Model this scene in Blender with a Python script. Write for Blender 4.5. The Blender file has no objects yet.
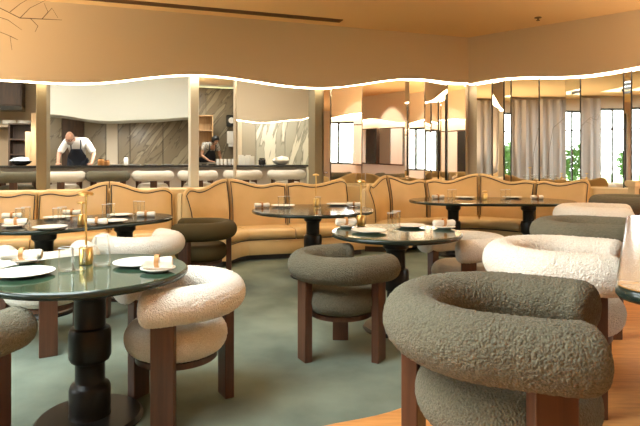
import bpy, bmesh, math, random
from mathutils import Vector, Matrix, noise

random.seed(7)
sc = bpy.context.scene
COL = sc.collection
PI = math.pi
R = math.radians

# ------------------------------------------------------------------ camera
F = 540.0                       # focal length in pixels of the 640x426 frame
CH = 1.30                       # eye height
HZ = 160.0                      # row of the horizon (shift lens)
cam = bpy.data.cameras.new('camera')
cam.sensor_width = 36.0
cam.lens = F / 640 * 36.0
cam.shift_y = -(213 - HZ) / 640
cam.clip_start = 0.05
camo = bpy.data.objects.new('camera', cam)
camo.location = (0, 0, CH)
camo.rotation_euler = (PI / 2, 0, 0)
COL.objects.link(camo)
sc.camera = camo

# ------------------------------------------------------------------ world, sun, lights, exposure
wd = bpy.data.worlds.new('world'); sc.world = wd
wd.use_nodes = True
wn = wd.node_tree.nodes; wl = wd.node_tree.links
wn.clear()
wo = wn.new('ShaderNodeOutputWorld'); wb = wn.new('ShaderNodeBackground')
wb.inputs['Color'].default_value = (0.88, 0.97, 1.0, 1); wb.inputs['Strength'].default_value = 7.6
wl.new(wb.outputs[0], wo.inputs[0])

def light(name, kind, loc, energy, color, rot=(0, 0, 0), **kw):
    l = bpy.data.lights.new(name, kind); l.energy = energy; l.color = color
    for k, v in kw.items(): setattr(l, k, v)
    o = bpy.data.objects.new(name, l); o.location = loc; o.rotation_euler = rot
    COL.objects.link(o); return o

# hazy low sun through the windows of the left wall, travelling (+x, a little +y, down)
sdir = Vector((0.86, 0.30, -0.50)).normalized()
sun = light('sun', 'SUN', (-12, -4, 8), 2.0, (1.0, 0.95, 0.86))
sun.data.angle = R(14)
sun.rotation_euler = sdir.to_track_quat('-Z', 'Y').to_euler()
# portals in the window openings guide the sky light
WINS = [(-2.1, -0.75), (-0.6, 0.75), (0.9, 2.25)]
WZ0, WZ1, WX = 0.35, 3.0, -5.2
for k, (a, b) in enumerate(WINS):
    p = light('window_portal', 'AREA', (WX - 0.12, (a + b) / 2, (WZ0 + WZ1) / 2), 1, (1, 1, 1),
              rot=(0, -PI / 2, 0), shape='RECTANGLE', size=WZ1 - WZ0, size_y=b - a)
    p.data.cycles.is_portal = True
# unseen glazed rooflight added for soft top light, left of the camera
SKX0, SKX1, SKY0, SKY1 = -4.2, -0.9, 0.0, 2.9
p = light('added_rooflight_portal', 'AREA', ((SKX0 + SKX1) / 2, (SKY0 + SKY1) / 2, 3.52), 1, (1, 1, 1), shape='RECTANGLE', size=SKX1 - SKX0, size_y=SKY1 - SKY0)
p.data.cycles.is_portal = True
WARM = (1.0, 0.80, 0.54)
# unseen warm spots added near the floor to brighten ceiling and bulkheads
for (x, y, e) in [(5.4, 4.6, 300), (-4.6, 5.0, 230), (3.8, -2.5, 90), (-1.0, -3.2, 40)]:
    light('ceiling_fill_spot', 'SPOT', (x, y, 0.45), e, WARM, rot=(PI, 0, 0), spot_size=R(125), spot_blend=0.9, shadow_soft_size=0.05)
# unseen downlights added over the dining room to warm its light
for (x, y, e) in [(-1.9, 5.6, 48), (0.1, 6.6, 52), (0.6, 4.0, 22), (2.4, 7.6, 52), (-1.2, 2.6, 5),
                  (1.3, 2.2, 8), (3.2, 4.6, 34), (-3.3, 5.6, 42), (4.9, 6.2, 42), (5.6, 3.0, 34)]:
    light('added_downlight', 'SPOT', (x, y, 3.36), e * 1.0, WARM, spot_size=R(95), spot_blend=0.8, shadow_soft_size=0.06)
# neutral kitchen ceiling lights
for (x, y, e) in [(-4.9, 8.2, 16), (-3.0, 8.9, 16), (-1.2, 9.5, 15), (-3.3, 13.6, 50), (-1.3, 12.4, 34), (-6.4, 8.6, 34)]:
    light('kitchen_light', 'AREA', (x, y, 3.33), e, (0.97, 0.98, 0.90), shape='SQUARE', size=0.9)

for (x, y) in [(-5.6, 9.7), (-4.1, 10.25), (-3.5, 10.5)]:       # unseen spots added below the hood to brighten the marble
    light('hood_fill_spot', 'SPOT', (x, y, 2.02), 22, (1.0, 0.95, 0.84), rot=(R(22), 0, 0), spot_size=R(150), spot_blend=0.7, shadow_soft_size=0.04)
for y in (3.6, 1.0, -1.8):                                       # added spots, brighten the side wall cabinets that the mirrors show
    light('cabinet_fill_spot', 'SPOT', (6.3, y, 3.36), 90, (1.0, 0.95, 0.86), rot=(0, -R(25), 0), spot_size=R(80), spot_blend=0.6, shadow_soft_size=0.05)
vs = sc.view_settings
vs.view_transform = 'Standard'; vs.look = 'None'; vs.gamma = 1.0; vs.use_curve_mapping = False
vs.exposure = 1.42
sc.cycles.max_bounces = 10; sc.cycles.diffuse_bounces = 4; sc.cycles.glossy_bounces = 6
sc.cycles.transmission_bounces = 8; sc.cycles.sample_clamp_indirect = 4.0
sc.cycles.caustics_reflective = False; sc.cycles.caustics_refractive = False

# ------------------------------------------------------------------ materials
MATS = {}
def mat(name, color, rough=0.5, metal=0.0, **kw):
    if name in MATS: return MATS[name]
    m = bpy.data.materials.new(name); m.use_nodes = True
    nt = m.node_tree; b = nt.nodes['Principled BSDF']
    b.inputs['Base Color'].default_value = (*color, 1)
    b.inputs['Roughness'].default_value = rough
    b.inputs['Metallic'].default_value = metal
    for k, v in kw.items():
        if k in ('noise', 'bump', 'wood', 'marble', 'nub'): continue
        b.inputs[k].default_value = v
    tc = nt.nodes.new('ShaderNodeTexCoord')
    if 'noise' in kw:                      # (scale, second colour, low, high)
        s, c2, lo, hi = kw['noise']
        n = nt.nodes.new('ShaderNodeTexNoise'); n.inputs['Scale'].default_value = s; n.inputs['Detail'].default_value = 6
        r = nt.nodes.new('ShaderNodeValToRGB')
        r.color_ramp.elements[0].position = lo; r.color_ramp.elements[1].position = hi
        r.color_ramp.elements[0].color = (*color, 1); r.color_ramp.elements[1].color = (*c2, 1)
        nt.links.new(tc.outputs['Object'], n.inputs['Vector']); nt.links.new(n.outputs['Fac'], r.inputs['Fac'])
        nt.links.new(r.outputs['Color'], b.inputs['Base Color'])
    if 'wood' in kw:                       # (scale vector, second colour)
        sv, c2 = kw['wood']
        mp = nt.nodes.new('ShaderNodeMapping'); mp.inputs['Scale'].default_value = sv
        n = nt.nodes.new('ShaderNodeTexNoise'); n.inputs['Scale'].default_value = 3.0
        n.inputs['Detail'].default_value = 8; n.inputs['Distortion'].default_value = 0.6
        r = nt.nodes.new('ShaderNodeValToRGB')
        r.color_ramp.elements[0].position = 0.32; r.color_ramp.elements[1].position = 0.68
        r.color_ramp.elements[0].color = (*color, 1); r.color_ramp.elements[1].color = (*c2, 1)
        nt.links.new(tc.outputs['Object'], mp.inputs['Vector']); nt.links.new(mp.outputs[0], n.inputs['Vector'])
        nt.links.new(n.outputs['Fac'], r.inputs['Fac']); nt.links.new(r.outputs['Color'], b.inputs['Base Color'])
    if 'marble' in kw:                     # (rotation, c2, vein colour, scale)
        rot, c2, c3, s = kw['marble']
        mp = nt.nodes.new('ShaderNodeMapping'); mp.vector_type = 'TEXTURE'; mp.inputs['Rotation'].default_value = rot
        mp.inputs['Scale'].default_value = (1 / (s * 1.7), 1 / (s * 0.4), 1 / (s * 0.22))
        n = nt.nodes.new('ShaderNodeTexNoise'); n.inputs['Scale'].default_value = 2.2
        n.inputs['Detail'].default_value = 9; n.inputs['Distortion'].default_value = 0.5
        r = nt.nodes.new('ShaderNodeValToRGB'); e = r.color_ramp.elements
        e[0].position = 0.36; e[0].color = (*color, 1); e[1].position = 0.68; e[1].color = (*c2, 1)
        v = e.new(0.53); v.color = (*c3, 1); v2 = e.new(0.50); v2.color = (*color, 1); v3 = e.new(0.56); v3.color = (*c2, 1)
        nt.links.new(tc.outputs['Object'], mp.inputs['Vector']); nt.links.new(mp.outputs[0], n.inputs['Vector'])
        nt.links.new(n.outputs['Fac'], r.inputs['Fac']); nt.links.new(r.outputs['Color'], b.inputs['Base Color'])
    if 'bump' in kw:                       # (scale, strength, distance)
        s, st, ds = kw['bump']
        n = nt.nodes.new('ShaderNodeTexNoise'); n.inputs['Scale'].default_value = s; n.inputs['Detail'].default_value = 3
        bp = nt.nodes.new('ShaderNodeBump'); bp.inputs['Strength'].default_value = st; bp.inputs['Distance'].default_value = ds
        nt.links.new(tc.outputs['Object'], n.inputs['Vector']); nt.links.new(n.outputs['Fac'], bp.inputs['Height'])
        nt.links.new(bp.outputs['Normal'], b.inputs['Normal'])
    if 'nub' in kw:                        # (scale, strength, distance)
        s, st, ds = kw['nub']
        n = nt.nodes.new('ShaderNodeTexVoronoi'); n.inputs['Scale'].default_value = s
        n2 = nt.nodes.new('ShaderNodeTexNoise'); n2.inputs['Scale'].default_value = s * 0.8; n2.inputs['Detail'].default_value = 2
        ad = nt.nodes.new('ShaderNodeVectorMath'); ad.operation = 'MULTIPLY_ADD'; ad.inputs[1].default_value = (0.006, 0.006, 0.006)
        nt.links.new(tc.outputs['Object'], n2.inputs['Vector']); nt.links.new(n2.outputs['Color'], ad.inputs[0]); nt.links.new(tc.outputs['Object'], ad.inputs[2])
        nt.links.new(ad.outputs[0], n.inputs['Vector'])
        bp = nt.nodes.new('ShaderNodeBump'); bp.invert = True; bp.inputs['Strength'].default_value = st; bp.inputs['Distance'].default_value = ds
        nt.links.new(n.outputs['Distance'], bp.inputs['Height']); nt.links.new(bp.outputs['Normal'], b.inputs['Normal'])
    MATS[name] = m
    return m

def emit(name, color, strength):
    if name in MATS: return MATS[name]
    m = bpy.data.materials.new(name); m.use_nodes = True
    b = m.node_tree.nodes['Principled BSDF']
    b.inputs['Base Color'].default_value = (*color, 1)
    b.inputs['Emission Color'].default_value = (*color, 1); b.inputs['Emission Strength'].default_value = strength
    MATS[name] = m; return m

M_carpet = mat('carpet', (0.10, 0.125, 0.094), 0.95, noise=(1.6, (0.205, 0.245, 0.19), 0.35, 0.68), bump=(220, 0.5, 0.004))
M_floorwood = mat('platform_wood', (0.42, 0.17, 0.045), 0.42, wood=((2, 14, 2), (0.60, 0.27, 0.08)))
M_bulk = mat('taupe_plaster', (0.64, 0.525, 0.375), 0.85, bump=(40, 0.08, 0.004))
M_ceil = mat('warm_lit_plaster', (0.80, 0.57, 0.30), 0.85)  # warm lamp glow on cream plaster is put into this base colour
M_wall = mat('warm_wall', (0.60, 0.52, 0.42), 0.8)
M_lower = mat('cream_panel', (0.74, 0.58, 0.33), 0.55)
M_leather = mat('honey_leather', (0.58, 0.385, 0.165), 0.38, noise=(3.0, (0.66, 0.45, 0.21), 0.3, 0.7), bump=(60, 0.06, 0.003))
M_piping = mat('black_piping', (0.02, 0.014, 0.01), 0.5)
M_plinth = mat('dark_plinth', (0.035, 0.026, 0.02), 0.6)
def boucle(name, c1, c2):
    return mat(name, c1, 0.95, noise=(170, c2, 0.30, 0.70), nub=(150, 0.75, 0.007), **{'Sheen Weight': 0.05, 'Sheen Roughness': 0.6})
M_green = boucle('olive_grey_boucle', (0.092, 0.082, 0.052), (0.160, 0.146, 0.096))
M_white = boucle('ivory_boucle', (0.66, 0.60, 0.51), (0.84, 0.79, 0.70))
M_velvet = mat('dark_olive_velvet', (0.060, 0.042, 0.014), 0.8, **{'Specular IOR Level': 0.2})
M_walnut = mat('walnut', (0.055, 0.021, 0.011), 0.4, wood=((7, 7, 0.7), (0.115, 0.046, 0.022)))
M_ebony = mat('ebonised_wood', (0.013, 0.010, 0.008), 0.36, **{'Specular IOR Level': 0.3})
M_top = mat('green_black_stone', (0.018, 0.040, 0.022), 0.10, noise=(5, (0.035, 0.070, 0.040), 0.4, 0.65), **{'Specular IOR Level': 0.36})
M_blacktop = mat('black_lacquer', (0.014, 0.013, 0.010), 0.14, **{'Specular IOR Level': 0.4})
M_rim = mat('dark_green_rim', (0.016, 0.024, 0.018), 0.2)
M_brass = mat('brass', (0.72, 0.48, 0.17), 0.28, 1.0)
def thin_glass():
    m = bpy.data.materials.new('clear_glass'); m.use_nodes = True; nt = m.node_tree; nt.nodes.clear()
    o = nt.nodes.new('ShaderNodeOutputMaterial'); mx = nt.nodes.new('ShaderNodeMixShader'); fr = nt.nodes.new('ShaderNodeFresnel'); fr.inputs['IOR'].default_value = 1.35
    mn = nt.nodes.new('ShaderNodeMath'); mn.operation = 'MINIMUM'; mn.inputs[1].default_value = 0.45
    t = nt.nodes.new('ShaderNodeBsdfTransparent'); t.inputs['Color'].default_value = (0.97, 0.98, 0.97, 1); g = nt.nodes.new('ShaderNodeBsdfGlossy'); g.inputs['Roughness'].default_value = 0.08
    nt.links.new(fr.outputs[0], mn.inputs[0]); nt.links.new(mn.outputs[0], mx.inputs[0])
    nt.links.new(t.outputs[0], mx.inputs[1]); nt.links.new(g.outputs[0], mx.inputs[2]); nt.links.new(mx.outputs[0], o.inputs[0])
    return m
M_glass = thin_glass()
M_china = mat('white_china', (0.86, 0.84, 0.79), 0.25)
M_linen = mat('linen', (0.82, 0.75, 0.64), 0.9)
M_tan = mat('tan_leather', (0.50, 0.24, 0.08), 0.6)
M_mirror = mat('mirror_silver', (0.90, 0.86, 0.80), 0.012, 1.0)
M_edge = mat('dark_bronze_edge', (0.03, 0.022, 0.016), 0.45)
M_hood = mat('white_hood', (0.68, 0.70, 0.65), 0.6)
M_marb1 = mat('olive_marble', (0.25, 0.205, 0.135), 0.3, marble=((0, R(35), 0), (0.37, 0.315, 0.215), (0.12, 0.095, 0.06), 1.8))
M_marb2 = mat('grey_marble', (0.36, 0.34, 0.28), 0.3, marble=((0, R(14), 0), (0.62, 0.58, 0.49), (0.20, 0.19, 0.15), 1.6))
M_black = mat('black_stone', (0.025, 0.024, 0.022), 0.2)
M_pale = mat('pale_counter_front', (0.62, 0.55, 0.48), 0.6)
M_darkwood = mat('dark_wood', (0.055, 0.03, 0.018), 0.5, wood=((6, 6, 0.8), (0.10, 0.055, 0.03)))
M_oak = mat('oak', (0.42, 0.26, 0.13), 0.5, wood=((6, 6, 0.8), (0.54, 0.36, 0.19)))
M_led = emit('led_strip', (1.0, 0.79, 0.50), 6.5)
M_skin = mat('skin', (0.52, 0.28, 0.19), 0.55)
M_shirt = mat('white_cotton', (0.82, 0.82, 0.80), 0.85)
M_print = mat('grey_print_cotton', (0.62, 0.60, 0.56), 0.85, noise=(30, (0.28, 0.27, 0.25), 0.45, 0.55))
M_navy = mat('navy_cotton', (0.012, 0.016, 0.028), 0.8)
M_hair = mat('black_hair', (0.012, 0.010, 0.009), 0.5)
M_beard = mat('grey_beard', (0.34, 0.30, 0.27), 0.9)
M_leaf = mat('leaf', (0.07, 0.16, 0.05), 0.6, noise=(4, (0.16, 0.27, 0.08), 0.3, 0.7))
M_lawn = mat('lawn', (0.10, 0.20, 0.06), 0.9, noise=(3, (0.16, 0.27, 0.09), 0.3, 0.7))
M_bark = mat('dry_twig', (0.10, 0.06, 0.035), 0.8)
M_curtain = mat('grey_lilac_curtain', (0.42, 0.38, 0.36), 0.9)
M_vent = mat('vent_brown', (0.16, 0.085, 0.04), 0.6)
M_steel = mat('steel', (0.55, 0.54, 0.52), 0.3, 1.0)

# ------------------------------------------------------------------ helpers
def mesh_obj(name, verts, faces, m=None, parent=None, smooth=True, angle=40):
    me = bpy.data.meshes.new(name)
    me.from_pydata([tuple(v) for v in verts], [], faces)
    bm = bmesh.new(); bm.from_mesh(me)
    bmesh.ops.recalc_face_normals(bm, faces=bm.faces); bm.to_mesh(me); bm.free()
    if m: me.materials.append(m)
    if smooth:
        me.polygons.foreach_set('use_smooth', [True] * len(me.polygons))
        me.set_sharp_from_angle(angle=R(angle))
    o = bpy.data.objects.new(name, me); COL.objects.link(o)
    if parent: o.parent = parent
    return o

def tag(o, label=None, cat=None, group=None, kind=None):
    if label: o['label'] = label
    if cat: o['category'] = cat
    if group: o['group'] = group
    if kind: o['kind'] = kind
    return o

def empty(name, loc=(0, 0, 0), rz=0.0):
    o = bpy.data.objects.new(name, None); o.location = loc; o.rotation_euler = (0, 0, rz)
    o.empty_display_size = 0.1
    COL.objects.link(o); return o

class MB:
    def __init__(s): s.v = []; s.f = []
    def add(s, v, f):
        n = len(s.v); s.v += [Vector(p) for p in v]; s.f += [tuple(i + n for i in q) for q in f]; return s
    def prism(s, poly, z0, z1):
        n = len(poly)
        v = [(x, y, z0) for x, y in poly] + [(x, y, z1) for x, y in poly]
        f = [tuple(range(n - 1, -1, -1)), tuple(range(n, 2 * n))] + [(i, (i + 1) % n, n + (i + 1) % n, n + i) for i in range(n)]
        return s.add(v, f)
    def box(s, x0, x1, y0, y1, z0, z1):
        return s.prism([(x0, y0), (x1, y0), (x1, y1), (x0, y1)], z0, z1)
    def slab(s, a, b, t, z0, z1):
        # vertical slab on the plan line a->b, thickness t to the left of the line
        a = Vector(a); b = Vector(b); d = (b - a).normalized(); n = Vector((-d.y, d.x)) * t
        return s.prism([a, b, b + n, a + n], z0, z1)
    def lathe(s, prof, seg=32, c=(0, 0, 0)):
        v = []; f = []; rings = []
        for r, z in prof:
            if r < 1e-6:
                rings.append([len(v)]); v.append((c[0], c[1], c[2] + z))
            else:
                rings.append(list(range(len(v), len(v) + seg)))
                v += [(c[0] + r * math.cos(2 * PI * k / seg), c[1] + r * math.sin(2 * PI * k / seg), c[2] + z) for k in range(seg)]
        for A, B in zip(rings[:-1], rings[1:]):
            for k in range(seg):
                k2 = (k + 1) % seg
                if len(A) == 1 and len(B) == 1: continue
                if len(A) == 1: f.append((A[0], B[k], B[k2]))
                elif len(B) == 1: f.append((A[k], A[k2], B[0]))
                else: f.append((A[k], A[k2], B[k2], B[k]))
        return s.add(v, f)
    def tube(s, pts, r, seg=8, closed=False):
        pts = [Vector(p) for p in pts]; n = len(pts); v = []; f = []
        up = Vector((0, 0, 1)); prevx = None
        for i, p in enumerate(pts):
            if closed: t = pts[(i + 1) % n] - pts[i - 1]
            else: t = pts[min(i + 1, n - 1)] - pts[max(i - 1, 0)]
            t.normalize()
            if prevx is None:
                x = t.cross(up)
                if x.length < 1e-3: x = t.cross(Vector((1, 0, 0)))
            else: x = prevx - t * prevx.dot(t)
            x.normalize(); y = t.cross(x); prevx = x
            rr = r[i] if isinstance(r, (list, tuple)) else r
            v += [p + x * rr * math.cos(2 * PI * k / seg) + y * rr * math.sin(2 * PI * k / seg) for k in range(seg)]
        for i in range(n if closed else n - 1):
            a = i * seg; b = ((i + 1) % n) * seg
            f += [(a + k, a + (k + 1) % seg, b + (k + 1) % seg, b + k) for k in range(seg)]
        if not closed:
            f += [tuple(range(seg - 1, -1, -1)), tuple(range((n - 1) * seg, n * seg))]
        return s.add(v, f)
    def build(s, name, m, parent=None, smooth=True, angle=40):
        return mesh_obj(name, s.v, s.f, m, parent, smooth, angle)

def bevel(o, w, seg=2):
    md = o.modifiers.new('bevel', 'BEVEL'); md.width = w; md.segments = seg; md.limit_method = 'ANGLE'; md.angle_limit = R(40)
    return o

def copy_tree(o, parent=None):
    c = o.copy(); COL.objects.link(c); c.parent = parent
    for ch in list(o.children): copy_tree(ch, c)
    return c

def struct(o): o['kind'] = 'structure'; return o

def at(px, py, z):               # the place on the horizontal plane z that photo point (px, py) shows
    d = F * (CH - z) / (py - HZ)
    return Vector(((px - 320) / F * d, d))

# ------------------------------------------------------------------ plan lines
def W1(X): return 8.385 + 0.344 * X       # front face of the back bulkhead
def W2(X): return 11.55 - 0.90 * X        # front face of the right-hand bulkhead
E1 = Vector((0.9456, 0.3253)); N1 = Vector((-0.3253, 0.9456))     # along the back wall / into the kitchen
E2 = Vector((0.7433, -0.6690)); N2 = Vector((0.6690, 0.7433))
def on1(px, o=0.0):              # plan point on the back wall line moved o into the kitchen, in column px
    u = (px - 320) / F; d = (8.385 + o / 0.9456) / (1 - 0.344 * u); return Vector((u * d, d))
def on2(px, o=0.0):
    u = (px - 320) / F; d = (11.55 + o / 0.7433) / (1 + 0.90 * u); return Vector((u * d, d))
CORNER = Vector((2.545, 9.26)); ZC = 3.4; PF = 0.22; KF = 0.42

# ------------------------------------------------------------------ floor, platform, ceiling, room shell
struct(MB().box(-7.5, 8, -5.2, 12.5, -0.12, 0.0).build('floor', M_carpet, smooth=False))
edge = [(-5.2, 0.6), (-2.5, 0.9), (-1.2, 1.5), (-0.5, 1.95), (-0.01, 2.19), (0.37, 2.37), (0.9, 2.85), (1.22, 3.5),
        (1.66, 4.4), (1.95, 4.95), (2.6, 5.9), (3.1, 6.4), (3.7, 6.7), (4.6, 6.75), (5.2, 6.7)]
def catmull(P, n=8):
    P = [Vector(p) for p in P]; out = []
    for i in range(len(P) - 1):
        p0 = P[max(i - 1, 0)]; p1 = P[i]; p2 = P[i + 1]; p3 = P[min(i + 2, len(P) - 1)]
        for k in range(n):
            t = k / n
            out.append(0.5 * ((2 * p1) + (p2 - p0) * t + (2 * p0 - 5 * p1 + 4 * p2 - p3) * t * t + (3 * p1 - p0 - 3 * p2 + p3) * t ** 3))
    out.append(P[-1]); return out
ed = catmull(edge, 6)
struct(bevel(MB().prism([(p.x, p.y) for p in ed] + [(7.4, 4.8), (7.4, -5), (-5.2, -5)], 0.001, PF).build('floor_platform', M_floorwood, smooth=False), 0.008))
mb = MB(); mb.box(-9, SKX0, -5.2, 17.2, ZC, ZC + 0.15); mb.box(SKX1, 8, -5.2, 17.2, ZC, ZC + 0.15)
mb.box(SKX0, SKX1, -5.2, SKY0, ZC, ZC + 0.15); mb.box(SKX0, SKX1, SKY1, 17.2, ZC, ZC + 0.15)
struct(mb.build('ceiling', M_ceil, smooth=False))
w = empty('window_4', ((SKX0 + SKX1) / 2, (SKY0 + SKY1) / 2, ZC + 0.02)); struct(w)  # bars and panes of the added rooflight, out of view
for k in range(5):
    y = (SKY1 - SKY0) * (k / 4 - 0.5) * 0.985
    MB().box(-(SKX1 - SKX0) / 2, (SKX1 - SKX0) / 2, y - 0.03, y + 0.03, 0, 0.08).build('glazing_bar', M_edge, w, smooth=False)
    if k < 4: MB().box(-(SKX1 - SKX0) / 2, (SKX1 - SKX0) / 2, y + 0.03, y + (SKY1 - SKY0) / 4 * 0.985 - 0.03, 0.03, 0.04).build('pane', M_glass, w, smooth=False)
# left wall with the three garden windows
mb = MB()
ys = [-5.2] + [v for w in WINS for v in w] + [6.65]
for i in range(0, len(ys), 2): mb.box(WX - 0.2, WX, ys[i], ys[i + 1], 0, ZC)
for a, b in WINS: mb.box(WX - 0.2, WX, a, b, 0, WZ0); mb.box(WX - 0.2, WX, a, b, WZ1, ZC)
struct(mb.build('wall_left', M_wall, smooth=False))
for k, (a, b) in enumerate(WINS):
    w = empty('window_%d' % (k + 1), (WX - 0.1, (a + b) / 2, WZ0)); struct(w)
    hw = (b - a) / 2; H = WZ1 - WZ0
    f = MB()
    f.box(-0.04, 0.04, -hw, -hw + 0.06, 0, H); f.box(-0.04, 0.04, hw - 0.06, hw, 0, H)
    f.box(-0.04, 0.04, -hw + 0.06, hw - 0.06, 0, 0.06); f.box(-0.04, 0.04, -hw + 0.06, hw - 0.06, H - 0.06, H)
    f.build('window_frame', M_edge, w, smooth=False)
    for q in range(3):
        y0 = -hw + 0.06 if q == 0 else (q - 1.5) * hw * 2 / 3 + 0.025; y1 = hw - 0.06 if q == 2 else (q - 0.5) * hw * 2 / 3 - 0.025
        MB().box(-0.004, 0.004, y0, y1, 0.06, H - 0.70).build('pane', M_glass, w, smooth=False); MB().box(-0.004, 0.004, y0, y1, H - 0.66, H - 0.06).build('pane', M_glass, w, smooth=False)
    for q in (-1, 1): MB().box(-0.03, 0.03, q * hw / 3 - 0.025, q * hw / 3 + 0.025, 0.06, H - 0.06).build('mullion', M_edge, w, smooth=False)
    MB().box(-0.025, 0.025, -hw + 0.06, hw - 0.06, H - 0.70, H - 0.66).build('transom', M_edge, w, smooth=False)
struct(MB().box(-5.4, 7.6, -5.2, -5.0, 0, ZC).build('wall_behind', M_wall, smooth=False))
mb = MB(); mb.box(7.4, 7.6, -5.0, 1.8, 0, ZC); mb.box(7.4, 7.6, 3.2, 4.85, 0, ZC); mb.box(7.4, 7.6, 1.8, 3.2, 0, 0.9); mb.box(7.4, 7.6, 1.8, 3.2, 2.3, ZC)
w = empty('window_5', (7.5, 2.5, 0.9)); struct(w)
f = MB(); f.box(-0.04, 0.04, -0.7, -0.64, 0, 1.4); f.box(-0.04, 0.04, 0.64, 0.7, 0, 1.4); f.box(-0.04, 0.04, -0.64, 0.64, 0, 0.06); f.box(-0.04, 0.04, -0.64, 0.64, 1.34, 1.4)
f.build('window_frame', M_edge, w, smooth=False)
MB().box(-0.03, 0.03, -0.03, 0.03, 0.06, 1.34).build('mullion', M_edge, w, smooth=False)
for y0, y1 in ((-0.64, -0.03), (0.03, 0.64)): MB().box(-0.004, 0.004, y0, y1, 0.06, 1.34).build('pane', M_glass, w, smooth=False)
struct(mb.build('wall_right', mat('pale_wall', (0.74, 0.71, 0.65), 0.7), smooth=False))

# wavy bulkheads with an LED strip under the lip
def wave_bulkhead(name, pts, t, ledname, led_in=0.03):
    # pts: list of (plan point, z of the lower edge); t: thickness vector
    a = MB(); n = len(pts); v = []
    for p, z in pts:
        q = Vector(p) + t
        v += [(p.x, p.y, z), (q.x, q.y, z), (q.x, q.y, ZC), (p.x, p.y, ZC)]
    f = []
    for i in range(n - 1):
        for k in range(4): f.append((i * 4 + k, i * 4 + (k + 1) % 4, (i + 1) * 4 + (k + 1) % 4, (i + 1) * 4 + k))
    f += [(0, 1, 2, 3), (4 * n - 4, 4 * n - 3, 4 * n - 2, 4 * n - 1)]
    o = struct(a.add(v, f).build(name, M_bulk, angle=60))
    L = MB(); v = []; f = []
    for p, z in pts:
        q0 = Vector(p) + t * 0.12; q1 = Vector(p) + t * 0.9
        v += [(q0.x, q0.y, z - 0.012), (q1.x, q1.y, z - 0.012), (q1.x, q1.y, z + 0.004), (q0.x, q0.y, z + 0.004)]
    for i in range(n - 1):
        for k in range(4): f.append((i * 4 + k, i * 4 + (k + 1) % 4, (i + 1) * 4 + (k + 1) % 4, (i + 1) * 4 + k))
    f += [(0, 1, 2, 3), (4 * n - 4, 4 * n - 3, 4 * n - 2, 4 * n - 1)]
    L.add(v, f).build(ledname, M_led, o)
    return o
def interp(tab, x):
    # smooth (cosine) interpolation of (x, y) pairs
    if x <= tab[0][0]: return tab[0][1]
    for (x0, y0), (x1, y1) in zip(tab[:-1], tab[1:]):
        if x <= x1:
            t = (x - x0) / (x1 - x0); t = 0.5 - 0.5 * math.cos(PI * t); return y0 + (y1 - y0) * t
    return tab[-1][1]
wave_px = [(-80, 78), (-20, 79), (80, 83), (190, 74.5), (322, 87.5), (412, 78.5), (468, 83)]
pts = []
for i in range(61):
    px = -75 + (470 + 75) * i / 60
    p = on1(px); pts.append((p, CH + (HZ - interp(wave_px, px)) * p.y / F))
wave_bulkhead('wall_back_bulkhead', pts, N1 * 0.12, 'led_strip')
wave2_px = [(468, 83), (500, 81), (524, 80), (580, 70.7), (622, 64.6), (660, 63)]
pts = []
for i in range(31):
    p = CORNER + (Vector((7.4, W2(7.4))) - CORNER) * (i / 30)
    z = 2.60 + 0.04 * math.sin(i * 0.55)
    pts.append((p, z))
wave_bulkhead('wall_right_bulkhead', pts, N2 * 0.12, 'led_strip')
# lower back walls behind the banquettes and a deep cream ledge on top
a0 = Vector((-5.2, W1(-5.2))); c0 = CORNER
mb = MB(); m0 = Vector((0.5, W1(0.5))); mb.prism([a0 - N1 * 0.36, m0 - N1 * 0.36, m0 - N1 * 0.24, c0 - N1 * 0.24, c0 + N1 * 0.2, a0 + N1 * 0.2], 0, 0.90)
struct(mb.build('wall_back_lower', M_lower, smooth=False))
e0 = Vector((7.4, W2(7.4)))
struct(MB().prism([CORNER - N2 * 0.17 , e0 - N2 * 0.17, e0 + N2 * 0.25, CORNER + N2 * 0.25], 0, 0.895).build('wall_right_lower', M_lower, smooth=False))
# solid wall behind the mirror panels
struct(MB().slab(on1(322, 0.16), CORNER + N1 * 0.16 + E1 * 0.1, 0.1, 0.9, ZC).build('wall_back', M_wall, smooth=False))
struct(MB().slab(CORNER + N2 * 0.20 - E2 * 0.35, e0 + N2 * 0.20, 0.1, 0.9, ZC).build('wall_right_back', M_wall, smooth=False))

# pilasters between the openings
def pilaster(name, pa, pb, m, depth=0.35):
    a = on1(pa, 0.122); b = on1(pb, 0.122)
    struct(bevel(MB().slab(a, b, depth, 0.90, ZC).build(name, m, smooth=False), 0.01))
M_pil = mat('olive_plaster', (0.20, 0.165, 0.10), 0.7)
pilaster('trim_1', 36, 46.5, M_pil)
pilaster('trim_2', 190.5, 199, mat('pale_jamb', (0.58, 0.58, 0.53), 0.6))
pilaster('trim_3', 235.5, 236.7, mat('beige_edge', (0.50, 0.44, 0.35), 0.6), 0.2)
pilaster('trim_4', 315, 323, M_pil)

# ceiling slot vent and sprinkler
va = Vector((-3.4, W1(-3.4) - 0.36)); vb = Vector((0.32, W1(0.32) - 0.36))
vent = empty('ceiling_vent', (va.x, va.y, ZC - 0.002), math.atan2(vb.y - va.y, vb.x - va.x))
Lv = (vb - va).length
f = MB(); f.box(0, Lv, -0.075, -0.055, -0.012, 0); f.box(0, Lv, 0.055, 0.075, -0.012, 0); f.box(0, 0.02, -0.055, 0.055, -0.012, 0); f.box(Lv - 0.02, Lv, -0.055, 0.055, -0.012, 0)
f.build('frame', M_vent, vent, smooth=False)
MB().box(0.02, Lv - 0.02, -0.055, 0.055, -0.004, 0).build('recess', mat('vent_black', (0.03, 0.02, 0.012), 0.8), vent, smooth=False)
for k in range(3):
    y = -0.035 + 0.035 * k
    MB().box(0.02, Lv - 0.02, y - 0.006, y + 0.006, -0.011, -0.004).build('slat', M_vent, vent, smooth=False)
tag(vent, 'long brown slot vent in the ceiling along the bulkhead', 'vent')
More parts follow.
